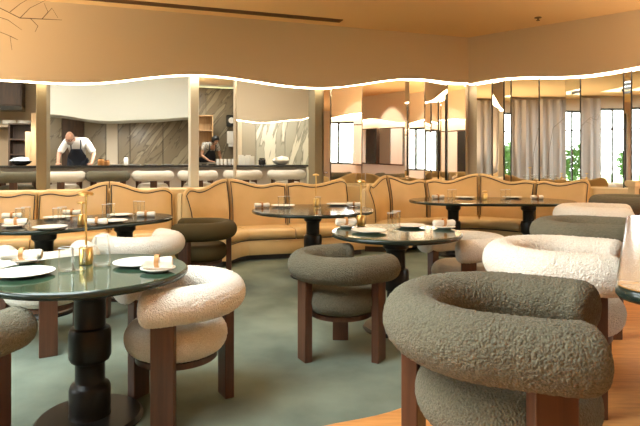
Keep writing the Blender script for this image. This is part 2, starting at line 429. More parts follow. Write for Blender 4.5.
sp = Vector(((538 - 320) / F * 7.95, 7.95))
s_ = empty('sprinkler_head', (sp.x, sp.y, ZC - 0.001))
MB().lathe([(0, 0), (0.05, 0), (0.05, -0.008), (0.02, -0.014), (0, -0.014)], 20).build('escutcheon', M_vent, s_)
MB().lathe([(0, -0.014), (0.012, -0.014), (0.012, -0.04), (0.028, -0.043), (0.028, -0.047), (0, -0.047)], 16).build('deflector', M_vent, s_)
tag(s_, 'small dark sprinkler head on the warm-lit ceiling', 'sprinkler')

# ------------------------------------------------------------------ mirror panels
def mirror(pa, pb, on, off, z0, z1, yaw, pitch, label, ea=True, eb=False, ew=0.013):
    a = on(pa, off); b = on(pb, off); mid = (a + b) / 2; d = b - a; w = d.length
    r = empty('mirror_panel', (mid.x, mid.y, z0), math.atan2(d.y, d.x) + R(yaw))
    r.rotation_euler.x = R(pitch)
    o = MB().box(-w / 2 + 0.004, w / 2 - 0.004, -0.006, 0.006, 0.0, z1 - z0).build('mirror_glass', M_mirror, r, smooth=False)
    if ea: MB().box(-w / 2 - ew / 2, -w / 2 + ew / 2, -0.02, 0.012, 0, z1 - z0).build('edge_trim', M_edge, r, smooth=False)
    if eb: MB().box(w / 2 - ew / 2, w / 2 + ew / 2, -0.02, 0.012, 0, z1 - z0).build('edge_trim', M_edge, r, smooth=False)
    tag(r, label, 'mirror', 'folded mirror panels above the banquettes')
ml = [(323.5, 330, -8, 0, False, 'very narrow pale mirror strip right beside the pilaster'),
      (330, 362, 5, 0.9, False, 'mirror panel second from the pilaster on the back wall'),
      (362.5, 404, -4, 0.7, False, 'widest mirror panel on the back wall, above the banquette gap'),
      (404, 409, 10, 0, False, 'narrow strip of mirror right of the widest back wall panel'),
      (409, 424, -3, 0.2, False, 'slim mirror panel between narrow strip and broad pale panel'),
      (424, 448, 6, 0, False, 'broad pale mirror panel near the room corner'),
      (448, 465, -5, 0, False, 'mirror panel third from the room corner on back wall')]
for a, b, yw, pt, e, lb in ml: mirror(a, b, on1, 0.10, 0.905, 2.72, yw, pt, lb, ea=e)
mr = [(477, 492, 6, 0, False, 'mirror panel right after the room corner'),
      (492, 504, -7, 0, True, 'dark reddish mirror panel with black edge near the corner'),
      (504.5, 511, 8, 0, True, 'thin bright mirror strip with black edges'),
      (511.5, 539.5, 3, 0, True, 'grey mirror panel left of the hazy one'),
      (539.5, 566, 1.5, 0, True, 'hazy grey mirror panel in the middle of right wall'),
      (566, 580.5, 3, 0, False, 'slim bright mirror beside the hazy grey panel'),
      (580.5, 623.5, -1, 0, True, 'wide mirror panel reflecting tall garden windows'),
      (624, 631, 5, 0, True, 'narrow mirror strip between two black edges'),
      (631.5, 675, -3, 0, True, 'mirror panel at the right edge of the picture')]
for a, b, yw, pt, e, lb in mr: mirror(a, b, on2, 0.125, 0.90, 2.72, yw, pt, lb, ea=e)

# ------------------------------------------------------------------ banquettes
def resample(P, n):
    P = [Vector(p) for p in P]; L = [0]
    for a, b in zip(P[:-1], P[1:]): L.append(L[-1] + (b - a).length)
    out = []
    for i in range(n):
        s = L[-1] * i / (n - 1); k = 0
        while k < len(L) - 2 and L[k + 1] < s: k += 1
        t = (s - L[k]) / max(L[k + 1] - L[k], 1e-9); out.append(P[k].lerp(P[k + 1], t))
    return out, L[-1]

def banquette(label, path, seams, depth, thick):
    # path: plan points of the front of the back at seat level; seams: (index into path, top z)
    base = Vector(path[0]); root = empty('banquette', (base.x, base.y, 0))
    tag(root, label, 'banquette', 'honey leather banquettes along the back walls')
    fine = []; marks = []
    cr = catmull(path, 12)
    def tangent(P, i):
        t = P[min(i + 1, len(P) - 1)] - P[max(i - 1, 0)]; t.normalize(); return t
    full, L = resample(cr, 121)
    # fraction of the length at each path index
    acc = [0]
    for a, b in zip(cr[:-1], cr[1:]): acc.append(acc[-1] + (b - a).length)
    fr = [acc[i * 12] / acc[-1] for i in range(len(path))]
    def sample(s):
        x = s * 120; i = int(min(max(x, 0), 119)); p = full[i].lerp(full[i + 1], x - i)
        t = tangent(full, i).lerp(tangent(full, i + 1), x - i).normalized()
        return p, Vector((t.y, -t.x))           # point and normal towards the seat
    def loc(p, z): return Vector((p.x - base.x, p.y - base.y, z))
    def sweep(name, s0, s1, prof, n, m, par, capfn=None):
        v = []; f = []; k = None
        for i in range(n):
            t = i / (n - 1); s = s0 + (s1 - s0) * t; p, nn = sample(s)
            pr = prof(t); k = len(pr)
            v += [loc(p + nn * o, z) for o, z in pr]
        for i in range(n - 1):
            f += [(i * k + j, i * k + (j + 1) % k, (i + 1) * k + (j + 1) % k, (i + 1) * k + j) for j in range(k)]
        f += [tuple(range(k)), tuple(range((n - 1) * k, n * k))]
        return mesh_obj(name, v, f, m, par, angle=55)
    # base and plinth
    sweep('plinth', 0.004, 0.996, lambda t: [(-0.10, 0.0), (depth - 0.10, 0.0), (depth - 0.10, 0.075), (-0.10, 0.075)], 60, M_plinth, root)
    sweep('seat_base', 0.0, 1.0, lambda t: [(-thick, 0.075), (depth - 0.012, 0.075), (depth - 0.006, 0.09), (depth - 0.006, 0.25), (depth - 0.02, 0.262), (-thick, 0.262)], 60, M_leather, root)
    sweep('back_shell', 0.0, 1.0, lambda t: [(-thick, 0.262), (-thick + 0.05, 0.262), (-thick + 0.05, 0.88), (-thick, 0.88)], 60, M_lower, root)
    for j in range(len(seams) - 1):
        (i0, h0), (i1, h1) = seams[j], seams[j + 1]
        g = 0.006 / L; s0 = fr[i0] + g; s1 = fr[i1] - g; wid = (s1 - s0) * L
        first = j == 0; last = j == len(seams) - 2
        def endf(t, r=0.045):                          # 0 at the panel ends, 1 inside
            d = min(t, 1 - t) * wid / r
            return 1.0 if d >= 1 else math.sqrt(max(0.0, 1 - (1 - d) ** 2))
        def top(t):
            w = 0.5 - 0.5 * math.cos(PI * t); hi, lo, q = (h0, h1, t) if h0 > h1 else (h1, h0, 1 - t)
            z = interp([(0, hi), (0.58, lo - 0.014), (0.84, lo + 0.016), (1.0, lo)], q)
            if first and t * wid < 0.12: z -= 0.10 * (1 - math.sqrt(max(0, 1 - (1 - t * wid / 0.12) ** 2)))
            if last and (1 - t) * wid < 0.12: z -= 0.10 * (1 - math.sqrt(max(0, 1 - (1 - (1 - t) * wid / 0.12) ** 2)))
            return z
        NV = 12
        def front(t, q):                               # q 0..1 from seat to the top of the front face
            e = endf(t); zt = top(t); z = 0.385 + (zt - 0.035 - 0.385) * q
            o = 0.02 - 0.075 * q + (0.045 * math.sin(PI * min(1, q * 0.9 + 0.1)) + 0.02) * (0.25 + 0.75 * e)
            return o, z
        def prof(t):
            e = endf(t); zt = top(t); P = [front(t, k / NV) for k in range(NV + 1)]
            o1 = P[-1][0]; ob = -thick + 0.055
            for k in range(1, 8):                      # rolled top
                a = PI * k / 8; c = (o1 + ob) / 2; rr = (o1 - ob) / 2
                P.append((c + rr * math.cos(a), zt - 0.035 + 0.035 * math.sin(a)))
            P.append((ob, zt - 0.035)); P.append((ob, 0.385))
            return P
        cu = sweep('back_cushion', s0, s1, prof, 33, M_leather, root)
        # piping: up one side, along the wavy top, down the other
        pl = []
        def pp(t, q):
            o, z = front(t, q); p, nn = sample(s0 + (s1 - s0) * t); return loc(p + nn * (o + 0.004), z)
        ta = 0.022 / wid
        for k in range(8): pl.append(pp(ta, 0.05 + 0.85 * k / 7))
        for k in range(29): pl.append(pp(ta + (1 - 2 * ta) * k / 28, 0.985))
        for k in range(8): pl.append(pp(1 - ta, 0.9 - 0.85 * k / 7))
        MB().tube(pl, 0.0065, 6).build('piping', M_piping, cu)
        # seat cushion
        def sprof(t):
            e = endf(t, 0.03); zt = 0.385 + 0.012 * e; P = [(-0.02, 0.268), (depth - 0.03, 0.268)]
            for k in range(7):
                a = -PI / 2 + PI * k / 6
                P.append((depth - 0.05 + 0.05 * math.cos(a) * (0.8 + 0.2 * e), 0.327 + (zt - 0.327) * math.sin(a) if a > 0 else 0.327 + 0.057 * math.sin(a)))
            for k in range(1, 6): P.append((depth - 0.05 - (depth - 0.03) * k / 5, zt + 0.010 * math.sin(PI * k / 5) * e))
            return P
        sc_ = sweep('seat_cushion', s0, s1, sprof, 25, M_leather, root)
        pl = []
        for k in range(25):
            p, nn = sample(s0 + (s1 - s0) * k / 24); pl.append(loc(p + nn * (depth - 0.002), 0.272))
        MB().tube(pl, 0.006, 6).build('piping', M_piping, sc_)
    return root

def b1(px):
    u = (px - 320) / F; d = 7.80 / (1 - 0.344 * u); return (u * d, d)
banquette('straight honey banquette under the kitchen opening at the left',
          [b1(-60), b1(-35), b1(0), b1(37), b1(73), b1(109), b1(140), b1(174)],
          [(0, 0.92), (1, 1.0), (3, 0.905), (5, 1.025), (7, 0.925)], 0.50, 0.16)
banquette('curved honey banquette wrapping around the round table in the middle',
          [(-1.64, 6.68), (-1.50, 7.08), (-1.24, 7.40), (-0.88, 7.53), (-0.47, 7.64), (0.0, 7.78), (0.42, 7.93)],
          [(0, 0.935), (2, 1.045), (4, 0.965), (6, 1.035)], 0.58, 0.14)
banquette('long honey corner banquette behind the far oval table',
          [(0.73, 7.66), (0.84, 8.02), (1.06, 8.30), (1.35, 8.42), (1.68, 8.50), (2.15, 8.66), (2.55, 8.66), (2.92, 8.44), (3.24, 8.15), (3.55, 7.86), (3.80, 7.62)],
          [(0, 0.945), (2, 1.065), (4, 0.98), (6, 1.085), (8, 0.975), (10, 1.04)], 0.58, 0.14)

# cream partition bench to the right of the corner banquette
pt = empty('low_partition', (4.55, 6.98, 0))
MB().box(-0.48, 1.3, 0.0, 0.16, 0.0, 0.95).build('panel_body', M_lower, pt, smooth=False)
bevel(MB().box(-0.50, 1.32, -0.03, 0.19, 0.95, 1.03).build('top_rail', M_lower, pt, smooth=False), 0.01)
for k in range(3):
    MB().box(-0.42 + 0.09 * k, -0.38 + 0.09 * k, -0.012, 0.0, 0.3, 0.93).build('slat', M_leather if k else M_edge, pt, smooth=False)
tag(pt, 'low cream partition with a top rail beside the corner banquette', 'partition')

# ------------------------------------------------------------------ armchairs
def boucle_noise(p, amp):
    return amp * noise.noise(p * 120)

def tube_mesh(name, m, amp, step=0.0048, nc=112):
    RR, rt, zc = 0.272, 0.088, 0.602
    ctrl = [(0.245, -0.225), (0.17, -0.258)]
    for k in range(0, 11):
        a = R(-80 - 20 * k); ctrl.append((RR * math.cos(a), RR * math.sin(a)))
    ctrl += [(0.17, 0.258), (0.245, 0.225)]
    cr = catmull([Vector(c) for c in ctrl], 10)
    P, L = resample(cr, 400)
    def posn(sv):
        x = sv / L * 399; i = int(min(max(x, 0), 398)); p = P[i].lerp(P[i + 1], x - i)
        t = (P[min(i + 3, 399)] - P[max(i - 3, 0)]).normalized(); return p, Vector((t.y, -t.x, 0))
    ce = 0.045; capn = 8
    st = [(ce * (1 - math.cos(PI / 2 * k / capn)), rt - ce + ce * math.sin(PI / 2 * k / capn)) for k in range(capn)]
    n2 = int((L - 2 * ce) / step)
    st = st + [(ce + (L - 2 * ce) * k / n2, rt) for k in range(n2 + 1)] + [(L - q, r) for q, r in reversed(st)]
    v = []; f = []
    for sv, r in st:
        c2, nx = posn(sv); c = Vector((c2.x, c2.y, zc))
        for k in range(nc):
            b = 2 * PI * k / nc; d = nx * math.cos(b) + Vector((0, 0, 1)) * math.sin(b); p = c + d * r
            if amp: p = p + d * boucle_noise(p, amp)
            v.append(p)
    n = len(st)
    for i in range(n - 1):
        f += [(i * nc + k, i * nc + (k + 1) % nc, (i + 1) * nc + (k + 1) % nc, (i + 1) * nc + k) for k in range(nc)]
    for i, sv in ((0, 0.0), (n - 1, L)):
        c2, nx = posn(sv); v.append(Vector((c2.x, c2.y, zc))); c = len(v) - 1
        f += [(i * nc + k, i * nc + (k + 1) % nc, c) for k in range(nc)]
    return mesh_obj(name, v, f, m, angle=180)

def seat_mesh(name, m, amp):
    prof = [(0, 0.300), (0.15, 0.300), (0.20, 0.303)]
    for k in range(31):
        a = -PI / 2 + PI * k / 30
        prof.append((0.195 + 0.068 * math.cos(a), 0.385 + 0.082 * math.sin(a)))
    prof += [(0.15, 0.472), (0.08, 0.477), (0, 0.478)]
    mb = MB().lathe(prof, 160)
    if amp:
        for p in mb.v:
            d = Vector((p.x, p.y, (p.z - 0.385) * 1.5)); 
            if d.length > 0.05: p += d.normalized() * boucle_noise(p, amp)
    return mb.build(name, m, angle=180)

def make_chair(m, amp):
    root = empty('armchair')
    o = tube_mesh('back_tube', m, amp); o.parent = root
    s = seat_mesh('seat', m, amp); s.parent = root
    MB().lathe([(0, 0.268), (0.21, 0.268), (0.21, 0.298), (0, 0.298)], 40).build('seat_ring', M_walnut, root)
    for a in (60, 180, 300):
        mb = MB().box(-0.022, 0.030, -0.056, 0.056, 0.0, 0.585)
        rot = Matrix.Rotation(R(a), 4, 'Z') @ Matrix.Translation((0.272, 0, 0))
        mb.v = [rot @ p for p in mb.v]
        bevel(mb.build('leg', M_walnut, root, smooth=False), 0.004)
    return root
PROTO = {}
def chair(kind, x, y, ang, z, label, group):
    m, amp = {'green': (M_green, 0.0035), 'white': (M_white, 0.004), 'velvet': (M_velvet, 0.0)}[kind]
    if kind not in PROTO: r = PROTO[kind] = make_chair(m, amp)
    else: r = copy_tree(PROTO[kind])
    r.location = (x, y, z); r.rotation_euler = (0, 0, R(ang))
    return tag(r, label, 'chair', group)
GD = 'barrel armchairs at the dining tables'; GR = 'barrel armchairs in the raised row'; GK = 'barrel armchairs along the kitchen counter'
chair('green', 0.55, 1.61, -25, PF, 'huge olive-grey boucle armchair in the right foreground', GR)
chair('white', 1.14, 2.54, -30, PF, 'bright white boucle armchair directly behind the foreground olive one', GR)
chair('green', 1.76, 3.54, -30, PF, 'grey-green armchair between two white ones in the right row', GR)
chair('white', 2.40, 4.66, -28, PF, 'white armchair second from the far end of right row', GR)
chair('green', 3.36, 5.95, -28, PF, 'farthest grey-green armchair of the right row beside the partition', GR)
chair('green', 0.143, 3.64, 29, 0, 'olive-grey boucle armchair with walnut legs in the middle of the carpet', GD)
chair('white', -0.755, 2.845, 212, 0, 'ivory boucle armchair tucked under the left foreground table', GD)
chair('green', -1.58, 2.17, 64, 0, 'olive-grey armchair cut off at the lower left corner', GD)
chair('white', -1.50, 4.52, 128, 0, 'ivory armchair at the left oval table, seen behind the brass lamp', GD)
chair('white', -1.94, 3.82, 120, 0, 'ivory armchair half hidden behind the left foreground table', GD)
chair('velvet', -1.20, 5.45, 188, 0, 'dark olive velvet armchair before the curved banquette end', GD)
chair('white', 1.18, 4.42, 202, 0, 'ivory armchair right of the middle round table', GD)
for k, (px, kd, lb) in enumerate([(17, 'green', 'grey-green armchair at the kitchen counter left of the pilaster'),
                                  (63, 'white', 'white armchair at the counter directly before the bald chef'),
                                  (108, 'green', 'grey-green armchair at the counter right of the bald chef'),
                                  (153, 'white', 'white armchair at the counter before the white plates'),
                                  (198, 'white', 'ivory armchair at the counter half behind the pale jamb'),
                                  (243, 'white', 'ivory armchair at the counter next to the thin divider'),
                                  (287, 'white', 'rightmost ivory armchair at the counter under the grey marble')]):
    p = on1(px, 2.02)
    chair(kd, p.x, p.y, 109, KF, lb, GK)

# ------------------------------------------------------------------ tables
PED = [(0.0, 0.0), (0.25, 0.0), (0.255, 0.012), (0.24, 0.028), (0.10, 0.032), (0.096, 0.05), (0.098, 0.06), (0.098, 0.165), (0.09, 0.185), (0.072, 0.195), (0.070, 0.20), (0.070, 0.285), (0.074, 0.295), (0.092, 0.305), (0.100, 0.325), (0.100, 0.445), (0.092, 0.465), (0.074, 0.472), (0.074, 0.60), (0.084, 0.615), (0.098, 0.625), (0.100, 0.64), (0.100, 0.712), (0.0, 0.712)]
def pedestal(root, x, y, z=0.0, s=1.0):
    MB().lathe([(r, h) for r, h in PED[:5]] + [(0, 0.032)], 48).build('base_disc', M_ebony, root).location = (x, y, z)
    MB().lathe([(0, 0.032)] + [(r, h) for r, h in PED[4:]], 40).build('column', M_ebony, root).location = (x, y, z)
def racetrack(p1, p2, r, n=28):
    p1 = Vector(p1); p2 = Vector(p2); d = p2 - p1; a0 = math.atan2(d.y, d.x); P = []
    for k in range(n + 1): a = a0 - PI / 2 + PI * k / n; P.append((p2.x + r * math.cos(a), p2.y + r * math.sin(a)))
    for k in range(n + 1): a = a0 + PI / 2 + PI * k / n; P.append((p1.x + r * math.cos(a), p1.y + r * math.sin(a)))
    return P
def shrink(P, k):
    n = len(P); out = []
    for i in range(n):
        a = Vector(P[i - 1]); b = Vector(P[(i + 1) % n]); t = (b - a).normalized(); nn = Vector((-t.y, t.x))
        out.append((P[i][0] + nn.x * k, P[i][1] + nn.y * k))
    return out
def tabletop(root, P, z, t=0.038, m=None):
    # rim profile rounded: stack of outlines
    lev = [(0.030, 0.0), (0.008, 0.004), (0.0, 0.014), (0.0, 0.028), (0.006, t - 0.002)]
    v = []; f = []; n = len(P)
    for k, h in lev: v += [(x, y, z - t + h) for x, y in shrink(P, k)]
    for l in range(len(lev) - 1): f += [(l * n + i, l * n + (i + 1) % n, (l + 1) * n + (i + 1) % n, (l + 1) * n + i) for i in range(n)]
    f.append(tuple(range(n)))
    top = len(lev) - 1; f.append(tuple(range(top * n, top * n + n)))
    mesh_obj('rim', v, f, M_rim, root, angle=60)
    v = [(x, y, z - 0.002) for x, y in shrink(P, 0.007)] + [(x, y, z) for x, y in shrink(P, 0.010)]
    mesh_obj('table_top', v, [tuple(range(n)), tuple(range(n, 2 * n))] + [(i, (i + 1) % n, n + (i + 1) % n, n + i) for i in range(n)], m or M_top, root, angle=30)
def circle(r, n=72): return [(r * math.cos(2 * PI * k / n), r * math.sin(2 * PI * k / n)) for k in range(n)]
def round_table(x, y, r, label, m=None):
    t = empty('round_table', (x, y, 0)); tabletop(t, circle(r), 0.75, m=m); pedestal(t, 0, 0)
    tag(t, label, 'table', 'dark pedestal tables')
def oval_table(p1, p2, r, label, z=0.0, name='oval_table'):
    p1 = Vector(p1); p2 = Vector(p2); c = (p1 + p2) / 2
    t = empty(name, (c.x, c.y, z)); tabletop(t, racetrack(p1 - c, p2 - c, r), 0.75, m=M_blacktop)
    for p in (p1, p2): pedestal(t, p.x - c.x, p.y - c.y)
    tag(t, label, 'table', 'dark pedestal tables')
round_table(-1.15, 2.70, 0.475, 'dark green round pedestal table in the left foreground')
round_table(0.585, 4.17, 0.50, 'dark green round table behind the middle olive-grey armchair')
round_table(-0.08, 6.05, 0.68, 'black round pedestal table inside the curved banquette', M_blacktop)
oval_table((-2.36, 4.62), (-1.88, 5.20), 0.45, 'dark oval table before the left banquette')
oval_table((1.83, 7.42), (2.84, 7.36), 0.60, 'long black oval table before the corner banquette')
# long table of the raised row: rounded corners
ux = Vector((0.505, 0.863)); vx = Vector((0.863, -0.505)); o0 = Vector((0.745, 1.37))
rt_ = empty('row_table', (o0.x + ux.x * 1.1 + vx.x * 0.4, o0.y + ux.y * 1.1 + vx.y * 0.4, PF), math.atan2(ux.y, ux.x))
P = []
for cx, cy, a in ((1.0, 0.3, 0), (-1.0, 0.3, 90), (-1.0, -0.3, 180), (1.0, -0.3, 270)):
    for k in range(9): P.append((cx + 0.1 * math.cos(R(a + 90 * k / 8)), cy + 0.1 * math.sin(R(a + 90 * k / 8))))
tabletop(rt_, P, 0.75, m=mat('amber_polished_wood', (0.20, 0.085, 0.022), 0.16, wood=((3, 1.2, 2), (0.33, 0.16, 0.05))))
pedestal(rt_, -0.55, 0); pedestal(rt_, 0.6, 0)
tag(rt_, 'glossy table corner at the right edge before the raised chairs', 'table', 'dark pedestal tables')

# ------------------------------------------------------------------ tableware
def plate(x, y, z, r, label, name='dinner_plate'):
    o = MB().lathe([(0, 0), (r * 0.6, 0), (r * 0.66, 0.004), (r, 0.016), (r, 0.019), (r * 0.97, 0.019), (r * 0.68, 0.008), (0, 0.007)], 44).build(name, M_china, angle=60)
    o.location = (x, y, z); return tag(o, label, 'plate', 'white plates on the tables')
def napkin(x, y, z, ang, label, L=0.17):
    r = empty('napkin', (x, y, z), R(ang))
    mb = MB(); n = 15; pts = []; rad = []
    for i in range(n):
        t = i / (n - 1); rad.append(0.026 * (0.9 + 0.25 * abs(2 * t - 1)) * (0.8 if i in (0, n - 1) else 1)); pts.append((L * (t - 0.5), 0.004 * math.sin(5 * t), 0.026))
    mb.tube(pts, rad, 14)
    for i, p in enumerate(mb.v):
        p.z = 0.002 + (p.z + 0.0) * 0.95; p.z = max(p.z, 0.0); p.y *= 1.0 + 0.12 * math.sin(p.x * 90)
    mb.build('linen_roll', M_linen, r)
    a = [(0.0, 0.0295 * math.cos(2 * PI * k / 24), 0.0295 + 0.0295 * math.sin(2 * PI * k / 24)) for k in range(24)]
    v = []; f = []
    for dx, s in ((-0.011, 1.0), (0.011, 1.0), (0.011, 1.1), (-0.011, 1.1)):
        v += [(dx, p[1] * s, 0.0295 + (p[2] - 0.0295) * s + 0.002) for p in a]
    for l in range(4):
        m2 = (l + 1) % 4; f += [(l * 24 + k, l * 24 + (k + 1) % 24, m2 * 24 + (k + 1) % 24, m2 * 24 + k) for k in range(24)]
    mesh_obj('napkin_ring', v, f, M_tan, r)
    return tag(r, label, 'napkin', 'rolled napkins')
def tumbler(x, y, z, label, h=0.135, rb=0.040, rt=0.031):
    o = MB().lathe([(0, 0.001), (rb * 0.92, 0.001), (rb, 0.006), (rb * 0.98, 0.03), ((rb + rt) / 2, h * 0.55), (rt, h)], 32).build('tumbler', M_glass, angle=70)
    sol = MB().lathe([(0, 0.002), (rb * 0.88, 0.002), (rb * 0.90, 0.010), (0, 0.010)], 24).build('thick_base', M_glass, o)
    MB().tube([(rt * math.cos(2 * PI * k / 28), rt * math.sin(2 * PI * k / 28), h) for k in range(28)], 0.0014, 6, closed=True).build('rim', mat('glass_rim', (0.85, 0.88, 0.86), 0.1), o)
    o.location = (x, y, z); return tag(o, label, 'glass', 'clear tumblers on the tables')
def lamp(x, y, z, label, h=0.385):
    r = empty('table_lamp', (x, y, z))
    MB().lathe([(0, 0), (0.033, 0), (0.034, 0.003), (0.034, 0.085), (0.031, 0.089), (0, 0.089)], 32).build('base', M_brass, r)
    MB().lathe([(0, 0.089), (0.0055, 0.089), (0.0055, h - 0.02), (0, h - 0.02)], 14).build('stem', M_brass, r)
    MB().lathe([(0, h - 0.022), (0.036, h - 0.024), (0.039, h - 0.018), (0.036, h - 0.008), (0.012, h), (0, h)], 32).build('lamp_shade', M_brass, r)
    return tag(r, label, 'lamp', 'slim brass table lamps')
TZ = 0.752
def pl(px, py, r, lb, **k): p = at(px, py, TZ); return plate(p.x, p.y, TZ, r, lb, **k)
def nk(px, py, ang, lb, dz=0.0, **k): p = at(px, py, TZ); return napkin(p.x, p.y, TZ + dz, ang, lb, **k)
def tb(px, py, lb, **k): p = at(px, py, TZ); return tumbler(p.x, p.y, TZ, lb, **k)
def lp(px, py, lb, **k): p = at(px, py, TZ); return lamp(p.x, p.y, TZ, lb, **k)
# left foreground table
pl(24, 275, 0.135, 'large white plate at the left edge of the foreground table')
pl(140, 264.5, 0.135, 'large white plate on the right of the foreground table')
pl(26, 262.5, 0.075, 'small plate under the napkin left on the foreground table', name='side_plate')
nk(22, 263, 12, 'rolled napkin with tan ring at left on foreground table', 0.018, L=0.2)
pl(158, 271, 0.085, 'small plate under the napkin right on the foreground table', name='side_plate')
nk(157, 271, 8, 'rolled napkin with tan ring at right on foreground table', 0.018, L=0.15)
lp(86, 264, 'slim brass lamp in the middle of the foreground table')
tb(102, 265.5, 'tall clear tumbler right of the brass lamp, foreground table', h=0.155, rb=0.046, rt=0.034)
tb(66, 271, 'clear tumbler left of the brass lamp, nearest the camera', h=0.115, rb=0.036, rt=0.034)
tb(79, 270.5, 'clear tumbler just before the brass lamp base', h=0.12, rb=0.030, rt=0.034)
# middle round table
pl(369, 232, 0.135, 'large white plate at left on the middle round table')
pl(410, 227, 0.125, 'large white plate at the back of the middle round table')
pl(346, 227, 0.08, 'small plate under the left napkin, middle round table', name='side_plate')
nk(346, 227, 14, 'rolled napkin at the left of the middle round table', 0.018)
pl(444, 228.5, 0.09, 'small plate under the right napkin, middle round table', name='side_plate')
nk(444, 228.5, 10, 'rolled napkin at the right of the middle round table', 0.018)
lp(361, 226, 'slim brass lamp on the middle round table')
tb(392, 231, 'clear tumbler in front on the middle round table', h=0.14, rb=0.034, rt=0.036)
tb(396, 228.5, 'clear tumbler behind its twin on the middle round table', h=0.14, rb=0.034, rt=0.036)
# round table in the curved banquette
pl(283, 206.5, 0.14, 'white plate at left on the curved banquette table')
pl(338, 205, 0.14, 'white plate at right on the curved banquette table')
nk(262, 207.5, 15, 'rolled napkin at the left rim, curved banquette table')
nk(354, 206.5, -12, 'rolled napkin at the right rim, curved banquette table')
lp(316, 206, 'slim brass lamp on the curved banquette table')
tb(281, 208.5, 'clear tumbler left of the lamp, curved banquette table', rb=0.036, rt=0.036)
tb(287, 208, 'clear tumbler nearest the lamp on the curved banquette table', rb=0.036, rt=0.036)
tb(318, 209, 'clear tumbler before the lamp on the curved banquette table', rb=0.034, rt=0.034)
# oval table at the left banquette
pl(50, 228.5, 0.13, 'white plate at the near rim of the left oval table')
pl(57, 218.5, 0.12, 'white plate at the far rim of the left oval table')
pl(113, 222, 0.125, 'white plate in the middle of the left oval table')
pl(120, 216, 0.12, 'white plate by the banquette side of the left oval table')
pl(14, 227, 0.09, 'small plate at the left end of the oval table', name='side_plate')
nk(16, 227, 15, 'rolled napkin at the left end of the left oval table', 0.018)
nk(12, 218.5, 15, 'rolled napkin behind the leftmost glass, left oval table')
nk(97, 224.5, 8, 'rolled napkin right of the brass lamp, left oval table')
nk(146, 217, 8, 'rolled napkin at the right tip of the left oval table')
nk(72, 215, 8, 'rolled napkin on the banquette side, left oval table')
lp(82, 224.5, 'short brass lamp on the left oval table', h=0.2)
tb(20, 224, 'leftmost clear tumbler on the left oval table', rb=0.035, rt=0.037)
tb(26, 222.5, 'second clear tumbler from left on the left oval table', rb=0.035, rt=0.037)
tb(57, 224, 'clear tumbler behind the near plate, left oval table', rb=0.035, rt=0.037)
tb(62, 222.5, 'clear tumbler left of the short brass lamp, left oval table', rb=0.035, rt=0.037)
tb(106, 219, 'clear tumbler at the middle of the left oval table', rb=0.035, rt=0.037)
tb(111, 218, 'clear tumbler toward the banquette, middle of left oval table', rb=0.035, rt=0.037)
tb(137, 214.5, 'clear tumbler near the right tip, left oval table', rb=0.035, rt=0.037)
tb(141, 215, 'rightmost clear tumbler on the left oval table', rb=0.035, rt=0.037)
# long oval table in the corner
pl(465, 198, 0.14, 'white plate left of the brass cup on the far oval table')
pl(512, 198, 0.14, 'white plate right of the brass lamp on the far oval table')
nk(438, 198.5, 8, 'rolled napkin at left on the far oval table')
nk(537, 199, 8, 'rolled napkin at right on the far oval table')
lp(485, 200, 'short brass lamp in the middle of the far oval table', h=0.13)
tb(450, 199.5, 'leftmost clear tumbler on the far oval table', rb=0.034, rt=0.034)
tb(454, 199, 'second clear tumbler from left on the far oval table', rb=0.034, rt=0.034)
tb(503, 199.5, 'clear tumbler right of the lamp on the far oval table', rb=0.034, rt=0.034)
tb(508, 199, 'rightmost clear tumbler on the far oval table', rb=0.034, rt=0.034)

# ------------------------------------------------------------------ kitchen behind the openings
def kp(px, o): return on1(px, o)
ka = on1(-60, 0.2); kb = on1(326, 0.2)
struct(MB().prism([ka, kb, kb + N1 * 9 , ka + N1 * 9 - E1 * 4], 0.001, KF).build('floor_kitchen', mat('kitchen_floor', (0.30, 0.26, 0.22), 0.4), smooth=False))
def ray(px, d): u = (px - 320) / F; return Vector((u * d, d))
# marble slabs of the back wall: separate slabs
def marble_wall(name, o, cols, m, z1=3.35):
    w = empty(name, (0, 0, KF)); struct(w)
    for a, b, mm in cols:
        pa = on1(a, o); pb = on1(b, o)
        if a == cols[0][0]: MB().slab(on1(cols[0][0], o + 0.045), on1(cols[-1][1], o + 0.045), 0.06, 0, z1 - KF).build('backing', M_plinth, w, smooth=False)
        bevel(MB().slab(pa + E1 * 0.006, pb - E1 * 0.006, 0.04, 0, z1 - KF).build('slab', mm, w, smooth=False), 0.004)
M_cream = mat('cream_tile', (0.60, 0.52, 0.40), 0.5)
marble_wall('wall_kitchen', 4.7, [(40, 62, M_marb1), (62, 84, M_darkwood), (84, 106, M_marb1), (106, 118, M_cream), (118, 130, M_marb1), (130, 163, M_marb1), (163, 197, M_marb1)], M_marb1)
marble_wall('wall_kitchen_far', 7.6, [(190, 206, M_marb1), (206, 240, M_marb1)], M_marb1)
marble_wall('wall_kitchen_grey', 4.9, [(234, 256, mat('grey_brown_stone', (0.30, 0.26, 0.20), 0.4)), (256, 285, M_marb2), (285, 322, M_marb2)], M_marb2)
struct(MB().slab(ray(194.5, 11.15), ray(194.5, 16.5), 0.1, KF, 3.38).build('wall_kitchen_side', M_cream, smooth=False))
struct(MB().slab(ray(237.5, 16.8), ray(237.5, 12.6), 0.1, KF, 3.38).build('wall_kitchen_divider', M_cream, smooth=False))
struct(MB().slab(on1(-80, 5.2), on1(46, 5.2), 0.1, KF, 3.38).build('wall_kitchen_left', mat('brown_wall', (0.60, 0.47, 0.32), 0.8), smooth=False))
struct(MB().slab(on1(44, 5.2), on1(41, 4.7), 0.08, KF, 3.38).build('wall_kitchen_return', M_cream, smooth=False))
struct(MB().slab(on1(318, 0.3), on1(322, 6.0), 0.1, KF, 3.38).build('wall_kitchen_right', M_cream, smooth=False))
struct(MB().slab(on1(-110, 0.3), on1(-75, 6.0), 0.1, KF, 3.38).build('wall_kitchen_end', M_cream, smooth=False))

